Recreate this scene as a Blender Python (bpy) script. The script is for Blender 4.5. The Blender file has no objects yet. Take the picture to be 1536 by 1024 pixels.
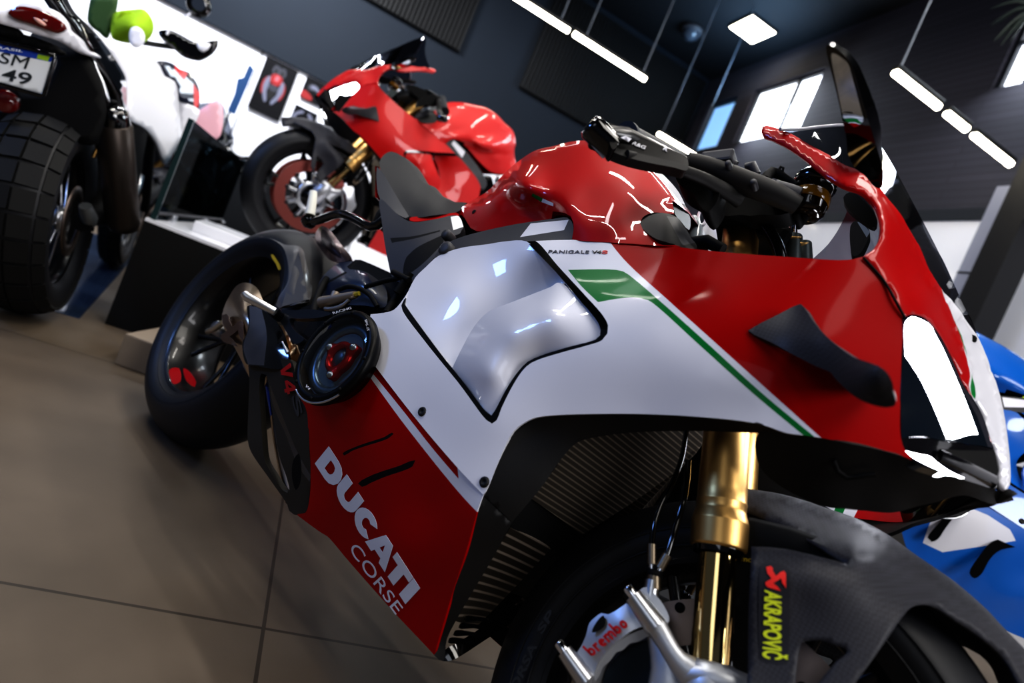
import bpy, bmesh, math, random
import numpy as np
from mathutils import Vector, Matrix, geometry
random.seed(7)
PI = math.pi
scene = bpy.context.scene
COL = scene.collection
R = math.radians

# ---------------------------------------------------------------- camera solution
# measured from the photograph (image frame 1536 x 1024); bike frame: x forward, y left, z up
FPX = 874.598
LEAN = R(16.215)
STEER = R(6.315)
_c = np.array([1.58666935, -0.8439422, 0.45680471])
_yaw, _pit, _rol = R(131.23642928), R(9.39862754), R(33.57674272)
def _axes(a, b, c):
    f = np.array([math.cos(a)*math.cos(b), math.sin(a)*math.cos(b), math.sin(b)])
    r = np.array([math.sin(a), -math.cos(a), 0.0]); u = np.cross(r, f)
    return math.cos(c)*r + math.sin(c)*u, -math.sin(c)*r + math.cos(c)*u, f
_r, _u, _f = _axes(_yaw, _pit, _rol)
LEANM = Matrix.Rotation(-LEAN, 4, 'X')
_W = np.array(LEANM.to_3x3())
CW, RW, UW, FW = _W @ _c, _W @ _r, _W @ _u, _W @ _f
IDENT = Matrix.Identity(4)
_ax0 = Vector((1.569, 0, 0)); _axd = Vector((-math.sin(R(24.5)), 0, math.cos(R(24.5))))
STEERM = Matrix.Translation(_ax0) @ Matrix.Rotation(STEER, 4, _axd) @ Matrix.Translation(-_ax0)

def at(x, y, Y, frame=None):
    """bike-frame point seen at photo position (x, y) lying on the plane lateral = Y"""
    d = _f + (x-768)/FPX*_r - (y-512)/FPX*_u
    c = _c
    if frame is not None:
        m = np.array(frame.inverted().to_3x3()); t = np.array(frame.inverted().translation)
        c = m @ c + t; d = m @ d
    k = (Y - c[1]) / d[1]
    return Vector(c + d*k)

def wray(x, y):
    return FW + (x-768)/FPX*RW - (y-512)/FPX*UW
# room axes: A runs along the poster wall, B towards it
_a = R(61.0)
EA = np.array([math.cos(_a), math.sin(_a), 0]); EB = np.array([-math.sin(_a), math.cos(_a), 0])
def rp(s, t, z):
    P = np.array([CW[0], CW[1], 0]) + s*EA + t*EB
    return Vector((P[0], P[1], z))
def wz(x, y, z):
    d = wray(x, y); return Vector(CW + d*((z-CW[2])/d[2]))
def wt(x, y, t):
    d = wray(x, y); return Vector(CW + d*(t/(d @ EB)))
def ws(x, y, s):
    d = wray(x, y); return Vector(CW + d*(s/(d @ EA)))

# ---------------------------------------------------------------- materials
def lin(h):
    h = h.lstrip('#'); v = [int(h[i:i+2], 16)/255 for i in (0, 2, 4)]
    return tuple((c/12.92 if c <= .04045 else ((c+.055)/1.055)**2.4) for c in v) + (1.0,)
MATS = {}
def mat(name, col='#808080', rough=.5, metal=0.0, coat=0.0, coat_rough=.03, emit=None, emit_s=0, trans=0, ior=1.45, alpha=1, spec=.5,
        noise=None, bump=None, aniso=0):
    if name in MATS: return MATS[name]
    m = bpy.data.materials.new(name); m.use_nodes = True
    nt = m.node_tree; b = nt.nodes['Principled BSDF']
    I = b.inputs
    I['Base Color'].default_value = lin(col); I['Roughness'].default_value = rough; I['Metallic'].default_value = metal
    I['Coat Weight'].default_value = coat; I['Coat Roughness'].default_value = coat_rough
    I['Transmission Weight'].default_value = trans; I['IOR'].default_value = ior; I['Alpha'].default_value = alpha
    I['Specular IOR Level'].default_value = spec
    if emit:
        I['Emission Color'].default_value = lin(emit); I['Emission Strength'].default_value = emit_s
    tc = nt.nodes.new('ShaderNodeTexCoord')
    if noise:   # (scale, other colour, detail)
        n = nt.nodes.new('ShaderNodeTexNoise'); n.inputs['Scale'].default_value = noise[0]; n.inputs['Detail'].default_value = noise[2]
        nt.links.new(tc.outputs['Object'], n.inputs['Vector'])
        mx = nt.nodes.new('ShaderNodeMix'); mx.data_type = 'RGBA'
        mx.inputs[6].default_value = lin(col); mx.inputs[7].default_value = lin(noise[1])
        nt.links.new(n.outputs['Fac'], mx.inputs[0]); nt.links.new(mx.outputs[2], I['Base Color'])
    if bump:    # (kind, scale, strength, distance)
        if bump[0] == 'noise':
            t = nt.nodes.new('ShaderNodeTexNoise'); t.inputs['Scale'].default_value = bump[1]; o = t.outputs['Fac']
        elif bump[0] == 'checker':
            t = nt.nodes.new('ShaderNodeTexChecker'); t.inputs['Scale'].default_value = bump[1]; o = t.outputs['Fac']
        elif bump[0] == 'wave':
            t = nt.nodes.new('ShaderNodeTexWave'); t.inputs['Scale'].default_value = bump[1]; o = t.outputs['Fac']
        else:
            t = nt.nodes.new('ShaderNodeTexVoronoi'); t.inputs['Scale'].default_value = bump[1]; o = t.outputs['Distance']
        nt.links.new(tc.outputs['Object'], t.inputs['Vector'])
        bp = nt.nodes.new('ShaderNodeBump'); bp.inputs['Strength'].default_value = bump[2]; bp.inputs['Distance'].default_value = bump[3]
        nt.links.new(o, bp.inputs['Height']); nt.links.new(bp.outputs['Normal'], I['Normal'])
    MATS[name] = m
    return m
def carbon(name, c1, c2, scale, rough):
    """matte woven carbon: a fine diagonal checker in two greys"""
    if name in MATS: return MATS[name]
    m = mat(name, c1, rough, coat=.15, coat_rough=.35)
    nt = m.node_tree; b = nt.nodes['Principled BSDF']
    tc = nt.nodes.new('ShaderNodeTexCoord'); mp = nt.nodes.new('ShaderNodeMapping')
    mp.inputs['Rotation'].default_value = (0, R(45), 0)
    ck = nt.nodes.new('ShaderNodeTexChecker'); ck.inputs['Scale'].default_value = scale
    ck.inputs['Color1'].default_value = lin(c1); ck.inputs['Color2'].default_value = lin(c2)
    nt.links.new(tc.outputs['Object'], mp.inputs['Vector']); nt.links.new(mp.outputs['Vector'], ck.inputs['Vector'])
    nt.links.new(ck.outputs['Color'], b.inputs['Base Color'])
    return m

def film(name, tint, gloss=.03, refl=1.0):
    """thin pane: tinted see-through layer with a clear-coat reflection"""
    m = bpy.data.materials.new(name); m.use_nodes = True; nt = m.node_tree; nt.nodes.clear()
    o = nt.nodes.new('ShaderNodeOutputMaterial'); t = nt.nodes.new('ShaderNodeBsdfTransparent'); g = nt.nodes.new('ShaderNodeBsdfGlossy')
    t.inputs[0].default_value = lin(tint); g.inputs['Roughness'].default_value = gloss; g.inputs['Color'].default_value = (refl, refl, refl, 1)
    lw = nt.nodes.new('ShaderNodeLayerWeight'); lw.inputs['Blend'].default_value = .5; x = nt.nodes.new('ShaderNodeMixShader')
    p = nt.nodes.new('ShaderNodeMath'); p.operation = 'POWER'; p.inputs[1].default_value = 4
    f = nt.nodes.new('ShaderNodeMath'); f.operation = 'MULTIPLY_ADD'; f.inputs[1].default_value = .8; f.inputs[2].default_value = .04
    nt.links.new(lw.outputs['Facing'], p.inputs[0]); nt.links.new(p.outputs[0], f.inputs[0]); nt.links.new(f.outputs[0], x.inputs[0]); nt.links.new(t.outputs[0], x.inputs[1]); nt.links.new(g.outputs[0], x.inputs[2]); nt.links.new(x.outputs[0], o.inputs[0])
    return m

# ---------------------------------------------------------------- mesh building
def link(name, me, parent=None, mats=(), matrix=None, smooth=True):
    o = bpy.data.objects.new(name, me); COL.objects.link(o)
    for m in mats: me.materials.append(m)
    if parent is not None: o.parent = parent
    if matrix is not None: o.matrix_basis = matrix
    if smooth and len(me.polygons): me.polygons.foreach_set('use_smooth', [True]*len(me.polygons))
    return o
def tag(o, label=None, cat=None, group=None, kind=None):
    if label: o['label'] = label
    if cat: o['category'] = cat
    if group: o['group'] = group
    if kind: o['kind'] = kind
    return o
def empty(name, loc=(0, 0, 0), label=None, cat=None, group=None, rot=(0, 0, 0)):
    o = bpy.data.objects.new(name, None); COL.objects.link(o); o.location = loc; o.rotation_euler = rot
    o.empty_display_size = .1
    return tag(o, label, cat, group)

def catmull(pts, closed=False, step=.01, dim=None):
    """smooth curve through pts; a point given with a trailing flag True is a sharp corner"""
    P = []; S = []
    for p in pts:
        if isinstance(p[-1], bool): P.append(np.array(p[:-1], float)); S.append(p[-1])
        else: P.append(np.array(p, float)); S.append(False)
    n = len(P); out = []
    rng = range(n) if closed else range(n-1)
    for i in rng:
        p1, p2 = P[i], P[(i+1) % n]
        p0 = P[i-1] if (closed or i > 0) else p1
        p3 = P[(i+2) % n] if (closed or i+2 < n) else p2
        if S[i]: p0 = p1 - (p2-p1)
        if S[(i+1) % n]: p3 = p2 + (p2-p1)
        L = np.linalg.norm(p2-p1); k = max(1, int(round(L/step)))
        # centripetal tangents
        d01 = max(np.linalg.norm(p1-p0), 1e-6)**.5; d12 = max(L, 1e-6)**.5; d23 = max(np.linalg.norm(p3-p2), 1e-6)**.5
        m1 = (p2-p1) + d12*((p1-p0)/d01 - (p2-p0)/(d01+d12))
        m2 = (p2-p1) + d12*((p3-p2)/d23 - (p3-p1)/(d12+d23))
        for j in range(k):
            t = j/k; t2 = t*t; t3 = t2*t
            out.append((2*t3-3*t2+1)*p1 + (t3-2*t2+t)*m1 + (-2*t3+3*t2)*p2 + (t3-t2)*m2)
    if not closed: out.append(P[-1])
    return out

class TPS:
    """thin-plate spline through (x, y, value) control points"""
    def __init__(s, pts, reg=1e-4):
        P = np.array(pts, float); s.X = P[:, :2]/100; v = P[:, 2]; n = len(P)
        K = s._k(np.linalg.norm(s.X[:, None]-s.X[None], axis=-1)) + reg*np.eye(n)
        A = np.zeros((n+3, n+3)); A[:n, :n] = K; A[:n, n] = 1; A[:n, n+1:] = s.X; A[n, :n] = 1; A[n+1:, :n] = s.X.T
        s.w = np.linalg.lstsq(A, np.concatenate([v, np.zeros(3)]), rcond=1e-9)[0]; s.n = n
    @staticmethod
    def _k(r): return np.where(r > 1e-9, r*r*np.log(np.maximum(r, 1e-9)), 0)
    def __call__(s, x, y):
        q = np.array([x, y], float)/100
        return float(s.w[:s.n] @ s._k(np.linalg.norm(s.X-q, axis=1)) + s.w[s.n] + s.w[s.n+1:] @ q)

def inpoly(x, y, poly):
    c = False; j = len(poly)-1
    for i in range(len(poly)):
        xi, yi = poly[i][0], poly[i][1]; xj, yj = poly[j][0], poly[j][1]
        if (yi > y) != (yj > y) and x < (xj-xi)*(y-yi)/(yj-yi)+xi: c = not c
        j = i
    return c
def segdist(P, A, B):
    ab = B-A; L = (ab**2).sum(1); t = np.clip(((P-A)*ab).sum(1)/np.maximum(L, 1e-9), 0, 1)
    return np.sqrt(((A+ab*t[:, None]-P)**2).sum(1).min())

def panel(name, outline, Y, mats, parent, regions=(), holes=(), sp=9, thick=.004, mirror=False, frame=None,
          disp=None, flip=False, raw=False, back=None, pt=None):
    """curved sheet: outline traced on the photo, carried to the lateral depth Y(x, y), with a back sheet and rim.
    regions: (polygon, material index) painted in order.  Returns the object(s)."""
    out2 = catmull(outline, True, sp)
    H = [catmull(h, True, sp) for h in holes]
    RG = [(catmull(p, True, sp), k) for p, k in regions]
    V = []; E = []
    def loop(pts):
        b = len(V); n = len(pts)
        for i, p in enumerate(pts): V.append(Vector((p[0], p[1]))); E.append((b+i, b+(i+1) % n))
    loop(out2)
    for h in H: loop(h)
    for p, _ in RG: loop(p)
    segA = np.array([V[a] for a, b in E]); segB = np.array([V[b] for a, b in E])
    xs = [p[0] for p in out2]; ys = [p[1] for p in out2]
    yy = min(ys)+sp*.5; row = 0
    while yy < max(ys):
        xx = min(xs)+sp*.5+(row % 2)*sp*.5
        while xx < max(xs):
            if inpoly(xx, yy, out2) and segdist(np.array([xx, yy]), segA, segB) > sp*.55: V.append(Vector((xx, yy)))
            xx += sp
        yy += sp*.87; row += 1
    vo, eo, fo, *_ = geometry.delaunay_2d_cdt(V, E, [], 0, 1e-3)
    faces = []; fm = []
    for f in fo:
        cx = sum(vo[i][0] for i in f)/len(f); cy = sum(vo[i][1] for i in f)/len(f)
        if not inpoly(cx, cy, out2) or any(inpoly(cx, cy, h) for h in H): continue
        k = 0
        for p, mi in RG:
            if inpoly(cx, cy, p): k = mi
        faces.append(list(f)); fm.append(k)
    used = sorted({i for f in faces for i in f}); idx = {v: i for i, v in enumerate(used)}
    fn = Y if (callable(Y) or Y is None) else TPS(Y)
    co = [pt(vo[i][0], vo[i][1]) for i in used] if pt else [at(vo[i][0], vo[i][1], fn(vo[i][0], vo[i][1]) + (disp(vo[i][0], vo[i][1]) if disp else 0), frame) for i in used]
    faces = [[idx[i] for i in f] for f in faces]
    if raw: return co, faces, fm
    return sheet(name, co, faces, fm, mats, parent, thick, mirror, frame, flip, back)

def sheet(name, co, faces, fm, mats, parent, thick=.004, mirror=False, frame=None, flip=False, back=None):
    cam = Vector(_c)
    if frame is not None: cam = frame.inverted() @ cam
    # orient towards the camera side
    s = 0
    for f in faces:
        n = geometry.normal([co[i] for i in f]); s += n.dot(cam-co[f[0]])
    if (s < 0) != flip: faces = [f[::-1] for f in faces]
    nv = len(co); N = [Vector((0, 0, 0)) for _ in co]
    cnt = {}
    for f in faces:
        a = geometry.area_tri(*[co[i] for i in f[:3]]) if len(f) == 3 else 1
        n = geometry.normal([co[i] for i in f])*a
        for i in f: N[i] += n
        for i in range(len(f)):
            e = (f[i], f[(i+1) % len(f)]); cnt[e] = cnt.get(e, 0)+1
    verts = list(co); F = [list(f) for f in faces]; M = list(fm)
    if thick:
        for v, n in zip(co, N):
            n = n.normalized() if n.length > 1e-12 else Vector((0, 1, 0)); verts.append(v - n*thick)
        F += [[i+nv for i in f[::-1]] for f in faces]; M += [back if back is not None else k for k in fm]
        fmap = {}
        for f, k in zip(faces, fm):
            for i in range(len(f)): fmap[(f[i], f[(i+1) % len(f)])] = k
        rim = {}
        def rv(i):
            if i not in rim: rim[i] = len(verts); verts.append(verts[i].copy())
            return rim[i]
        for (a, b) in list(cnt):
            if (b, a) not in cnt:
                F.append([rv(b), rv(a), rv(a+nv), rv(b+nv)]); M.append(fmap[(a, b)])
    res = []
    for side in ((1, -1) if mirror else (1,)):
        vs = verts if side == 1 else [Vector((v.x, -v.y, v.z)) for v in verts]
        fs = F if side == 1 else [f[::-1] for f in F]
        me = bpy.data.meshes.new(name); me.from_pydata(vs, [], fs); me.update()
        o = link(name, me, parent, mats, frame)
        me.polygons.foreach_set('material_index', M)
        res.append(o)
    return res if mirror else res[0]

class MB:
    """collects shapes into one mesh"""
    def __init__(s): s.v = []; s.f = []; s.m = []; s.sm = []
    def add(s, v, f, m=0, smooth=True):
        b = len(s.v); s.v += [Vector(p) for p in v]; s.f += [[i+b for i in q] for q in f]
        s.m += [m]*len(f); s.sm += [smooth]*len(f); return s
    def box(s, c, d, m=0, rot=None, bev=0.0):
        bm = bmesh.new(); bmesh.ops.create_cube(bm, size=1)
        bmesh.ops.scale(bm, vec=d, verts=bm.verts)
        if bev: bmesh.ops.bevel(bm, geom=bm.edges[:], offset=bev, segments=2, affect='EDGES', profile=.6)
        if rot is not None: bmesh.ops.transform(bm, matrix=rot.to_4x4() if hasattr(rot, 'to_4x4') else rot, verts=bm.verts)
        bmesh.ops.translate(bm, vec=c, verts=bm.verts)
        bm.verts.index_update(); s.add([v.co.copy() for v in bm.verts], [[v.index for v in f.verts] for f in bm.faces], m, False); bm.free(); return s
    def tube(s, pts, r, m=0, n=12, caps=True, step=None, flat=1.0, up=None):
        """swept tube; r is a number or one radius per point; flat squeezes the section"""
        P = [Vector(p) for p in pts]; rr = list(r) if hasattr(r, '__len__') else [r]*len(P)
        if step:
            Q = catmull([tuple(p)+(q,) for p, q in zip(P, rr)], False, step); P = [Vector(q[:3]) for q in Q]; rr = [float(q[3]) for q in Q]
        T = [(P[min(i+1, len(P)-1)]-P[max(i-1, 0)]).normalized() for i in range(len(P))]
        u = Vector(up) if up is not None else (Vector((0, 0, 1)) if abs(T[0].z) < .9 else Vector((1, 0, 0)))
        V = []; F = []
        for p, t, q in zip(P, T, rr):
            if up is not None: u = Vector(up)
            u = (u - t*u.dot(t)).normalized(); w = t.cross(u)
            for k in range(n):
                a = 2*PI*k/n; V.append(p + u*math.cos(a)*q + w*math.sin(a)*q*flat)
        for i in range(len(P)-1):
            for k in range(n): F.append([i*n+k, i*n+(k+1) % n, (i+1)*n+(k+1) % n, (i+1)*n+k])
        s.add(V, F, m)
        if caps:
            for base, rev in ((0, True), ((len(P)-1)*n, False)):
                c = [V[base+k] for k in range(n)]
                q = list(range(n)); s.add(c, [q[::-1] if rev else q], m, False)
        return s
    def lathe(s, prof, c, axis, m=0, n=48, closed=False, ref=None):
        """profile of (radius, along) turned about axis through c"""
        ax = Vector(axis).normalized(); u = Vector(ref) if ref else (Vector((1, 0, 0)) if abs(ax.x) < .9 else Vector((0, 0, 1)))
        u = (u-ax*u.dot(ax)).normalized(); w = ax.cross(u); c = Vector(c); V = []; F = []; k = len(prof)
        for i in range(n):
            a = 2*PI*i/n; d = u*math.cos(a)+w*math.sin(a)
            for r_, h in prof: V.append(c+d*r_+ax*h)
        for i in range(n):
            j = (i+1) % n
            for q in range(k if closed else k-1):
                q2 = (q+1) % k; F.append([i*k+q, j*k+q, j*k+q2, i*k+q2])
        s.add(V, F, m); return s
    def prism(s, poly, c, ux, uy, depth, m=0, smooth=False):
        """flat polygon (2D) in the plane ux, uy at c, extruded along ux x uy by depth (centred)"""
        ux = Vector(ux); uy = Vector(uy); nz = ux.cross(uy).normalized(); c = Vector(c); n = len(poly)
        V = [c+ux*a+uy*b+nz*(depth/2) for a, b in poly]+[c+ux*a+uy*b-nz*(depth/2) for a, b in poly]
        s.add(V, [list(range(n)), list(range(2*n-1, n-1, -1))]+[[i, i+n, (i+1) % n+n, (i+1) % n] for i in range(n)], m, smooth); return s
    def build(s, name, mats, parent=None, matrix=None, label=None, bevel=0):
        if not isinstance(mats, (list, tuple)): mats = [mats]
        me = bpy.data.meshes.new(name); me.from_pydata(s.v, [], s.f); me.update()
        bm = bmesh.new(); bm.from_mesh(me); bmesh.ops.recalc_face_normals(bm, faces=bm.faces); bm.to_mesh(me); bm.free()
        o = link(name, me, parent, mats, matrix, smooth=False)
        me.polygons.foreach_set('material_index', s.m); me.polygons.foreach_set('use_smooth', s.sm)
        if label: o['label'] = label
        if bevel:
            b = o.modifiers.new('bevel', 'BEVEL'); b.width = bevel; b.segments = 2; b.limit_method = 'ANGLE'
        return o

def text_mesh(s, bold=0.0, shear=0.0, width=1.0, spacing=1.0):
    """triangles of a word, normalised: u 0..1 along, v 0..1 from baseline to cap height"""
    cu = bpy.data.curves.new('lettering', 'FONT'); cu.body = s; cu.size = 1; cu.offset = bold; cu.space_character = spacing; cu.resolution_u = 6
    o = bpy.data.objects.new('lettering', cu); COL.objects.link(o)
    dg = bpy.context.evaluated_depsgraph_get(); me = bpy.data.meshes.new_from_object(o.evaluated_get(dg))
    V = np.array([v.co[:] for v in me.vertices]); F = [list(p.vertices) for p in me.polygons]
    bpy.data.objects.remove(o); bpy.data.curves.remove(cu); bpy.data.meshes.remove(me)
    H = .73
    u0, u1 = V[:, 0].min(), V[:, 0].max()
    V[:, 0] = (V[:, 0]-u0)/(u1-u0); V[:, 1] = V[:, 1]/H
    return V[:, :2], F
def refine(V, F, n=1):
    for _ in range(n):
        V = [tuple(v) for v in V]; mid = {}; G = []
        def m(a, b):
            k = (min(a, b), max(a, b))
            if k not in mid: mid[k] = len(V); V.append(tuple((np.array(V[a])+np.array(V[b]))/2))
            return mid[k]
        for f in F:
            if len(f) != 3:
                G.append(f); continue
            a, b, c = f; x, y, z = m(a, b), m(b, c), m(c, a); G += [[a, x, z], [x, b, y], [z, y, c], [x, y, z]]
        F = G
    return V, F
def lettering(name, s, bl, br, tr, tl, Y, mt, parent, off=.0015, frame=None, bold=0.0, spacing=1.0, shear=0, nref=1, mesh=None, mirror=False):
    """a word laid on a panel: the four corners of its box on the photo, depth taken from the panel"""
    V, F = mesh if mesh else text_mesh(s, bold, 0, 1, spacing)
    V, F = refine(V, F, nref)
    bl, br, tr, tl = [np.array(p, float) for p in (bl, br, tr, tl)]
    co = []
    for u, v, *_ in V:
        u = u + shear*(v)
        q = bl*(1-u)*(1-v)+br*u*(1-v)+tr*u*v+tl*(1-u)*v
        co.append(at(q[0], q[1], Y(q[0], q[1])-off, frame))
    return sheet(name, co, F, [0]*len(F), [mt], parent, 0.0006, mirror, frame)
def strokes(paths, w, closed=()):
    """letters as thick polylines in (u, v): returns triangles"""
    V = []; F = []
    for pi, p in enumerate(paths):
        P = [np.array(q, float) for q in p]; n = len(P); L = []; Rr = []
        for i in range(n):
            a = P[max(i-1, 0)]; b = P[min(i+1, n-1)]
            d1 = P[i]-a if i > 0 else b-P[i]; d2 = b-P[i] if i < n-1 else P[i]-a
            d1 = d1/max(np.linalg.norm(d1), 1e-9); d2 = d2/max(np.linalg.norm(d2), 1e-9)
            n1 = np.array([-d1[1], d1[0]]); n2 = np.array([-d2[1], d2[0]]); m = n1+n2; m = m/max(np.linalg.norm(m), 1e-9)
            k = w/2/max(.35, m @ n1); L.append(P[i]+m*k); Rr.append(P[i]-m*k)
        b0 = len(V); V += [tuple(q) for q in L]+[tuple(q) for q in Rr]
        for i in range(n-1):
            F += [[b0+i, b0+n+i, b0+n+i+1], [b0+i, b0+n+i+1, b0+i+1]]
    return V, F

def depth(P, frame=None):
    q = np.array(frame @ P if frame is not None else P); return float((q-_c) @ _f)
def pxr(w, P, frame=None):
    """radius whose apparent width is w photo pixels at P"""
    return w/2*depth(P, frame)/FPX

def garc(cx, cy, rx, ry, a0, a1, n=7):
    return [(cx+rx*math.cos(R(a0+(a1-a0)*k/n)), cy+ry*math.sin(R(a0+(a1-a0)*k/n))) for k in range(n+1)]
def glyphs(spec, gap):
    """heavy letters from outlines: list of (advance, outer, holes) -> triangles normalised to 0..1 along"""
    V = []; F = []; x0 = 0
    for adv_, outer, holes in spec:
        pts = []; E = []
        for lp in [outer]+holes:
            b = len(pts); pts += [Vector((p[0], p[1])) for p in lp]; E += [(b+i, b+(i+1) % len(lp)) for i in range(len(lp))]
        vo, eo, fo, *_ = geometry.delaunay_2d_cdt(pts, E, [], 0, 1e-5); b = len(V)
        V += [(v[0]+x0, v[1]) for v in vo]
        for f in fo:
            cx = sum(vo[i][0] for i in f)/len(f); cy = sum(vo[i][1] for i in f)/len(f)
            if inpoly(cx, cy, outer) and not any(inpoly(cx, cy, h) for h in holes): F.append([i+b for i in f])
        x0 += adv_+gap
    W = x0-gap
    return [(x/W, y) for x, y in V], F
# ---------------------------------------------------------------- materials used everywhere
RED = mat('red_lacquer', '#a80004', .45, coat=.6, coat_rough=.02, spec=.15)
WHITE = mat('white_lacquer', '#d8d8df', .35, coat=.8, coat_rough=.03)
REDS = mat('red_side_lacquer', '#9c0003', .4, coat=.14, coat_rough=.08, spec=.1)
WHITES = mat('white_side_lacquer', '#d6d6dd', .4, coat=.25, coat_rough=.08, spec=.3)
GREEN = mat('green_stripe', '#017233', .4, coat=.1, coat_rough=.06, spec=.2)
BLUE = mat('blue_lacquer', '#0a5fb4', .3, coat=1.0, coat_rough=.02)
MATTE = mat('matte_black_plastic', '#131212', .6, bump=('noise', 900, .12, .001))
DARK = mat('dark_inner_plastic', '#050506', .7, spec=.3)
GLOSSB = mat('gloss_black', '#060608', .12, coat=1, coat_rough=.02)
RUBBER = mat('tyre_rubber', '#1a1b1f', .5, bump=('noise', 300, .1, .001))
TREAD = mat('tread_rubber', '#0d0d0d', .75, bump=('noise', 300, .15, .001))
RIMB = mat('satin_black_rim', '#0b0b0d', .33, coat=.3)
GOLD = mat('gold_anodised', '#cfa86c', .38, metal=1)
GOLDC = mat('gold_chrome_tube', '#d8bd85', .07, metal=1)
ALU = mat('machined_aluminium', '#c6c8cc', .3, metal=1)
ALUC = mat('cast_silver_alloy', '#c4c6ca', .42, metal=.85, bump=('noise', 500, .1, .001))
STEEL = mat('disc_steel', '#776c66', .35, metal=1, bump=('wave', 220, .15, .0005))
CHROME = mat('bright_chrome', '#dfe1e6', .06, metal=1)
TITAN = mat('raw_titanium', '#d0bda6', .3, metal=1, noise=(9, '#b09a84', 3))
TITBLUE = mat('heat_blued_titanium', '#2f55c8', .22, metal=1)
BRONZE = mat('bronze_fitting', '#8f8372', .35, metal=1)
SEATM = mat('seat_vinyl', '#232325', .72, bump=('noise', 700, .35, .001))
GREYP = mat('grey_plastic', '#38383c', .5, bump=('noise', 600, .2, .001))
CARB = carbon('matte_carbon_weave', '#26262c', '#303037', 330, .68)
CARBD = carbon('dark_carbon_weave', '#17171a', '#202024', 260, .38)
SMOKE = film('smoked_screen', '#7d818c', .02, .7)
CLEAR = film('clear_cover', '#d4dade', .02, 1.0)
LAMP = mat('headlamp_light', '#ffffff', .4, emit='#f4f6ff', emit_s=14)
TEXTW = mat('white_lettering', '#d4d4da', .4, coat=.5)
TEXTR = mat('red_lettering', '#c8141a', .4, coat=.3)
TEXTBR = mat('red_engraved_lettering', '#a80f14', .45)
TEXTK = mat('black_lettering', '#16171c', .4)
TEXTB = mat('dark_blue_lettering', '#1c2440', .4)
TEXTG = mat('grey_lettering', '#3b3b3d', .5)
TEXTY = mat('lime_lettering', '#c9d433', .5)
AKRED = mat('red_emblem', '#e0352e', .5)
FINS = mat('radiator_fins', '#2a2723', .45, metal=.6)
FINL = mat('radiator_tube_light', '#6e665c', .4, metal=.8)
REDAN = mat('red_anodised', '#c3231c', .3, metal=.7)
MIRR = mat('mirror_glass', '#cfd6de', .02, metal=1)

# ---------------------------------------------------------------- camera
cd = bpy.data.cameras.new('camera'); cam = bpy.data.objects.new('camera', cd); COL.objects.link(cam)
cd.sensor_fit = 'HORIZONTAL'; cd.sensor_width = 36; cd.lens = 36*FPX/1536; cd.clip_start = .02; cd.clip_end = 100
M = Matrix(((RW[0], UW[0], -FW[0], CW[0]), (RW[1], UW[1], -FW[1], CW[1]), (RW[2], UW[2], -FW[2], CW[2]), (0, 0, 0, 1)))
cam.matrix_world = M
cd.dof.use_dof = True; cd.dof.focus_distance = .95; cd.dof.aperture_fstop = 2.6; cd.dof.aperture_blades = 0
scene.camera = cam
scene.view_settings.view_transform = 'Standard'; scene.view_settings.look = 'High Contrast'
scene.view_settings.exposure = 0; scene.view_settings.gamma = 1
scene.cycles.use_denoising = True
scene.cycles.max_bounces = 10; scene.cycles.transparent_max_bounces = 12; scene.cycles.transmission_bounces = 8
scene.cycles.sample_clamp_indirect = 6
w = bpy.data.worlds.new('world'); scene.world = w; w.use_nodes = True
bg = w.node_tree.nodes['Background']; bg.inputs[0].default_value = (.55, .62, .8, 1); bg.inputs[1].default_value = .10

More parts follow.
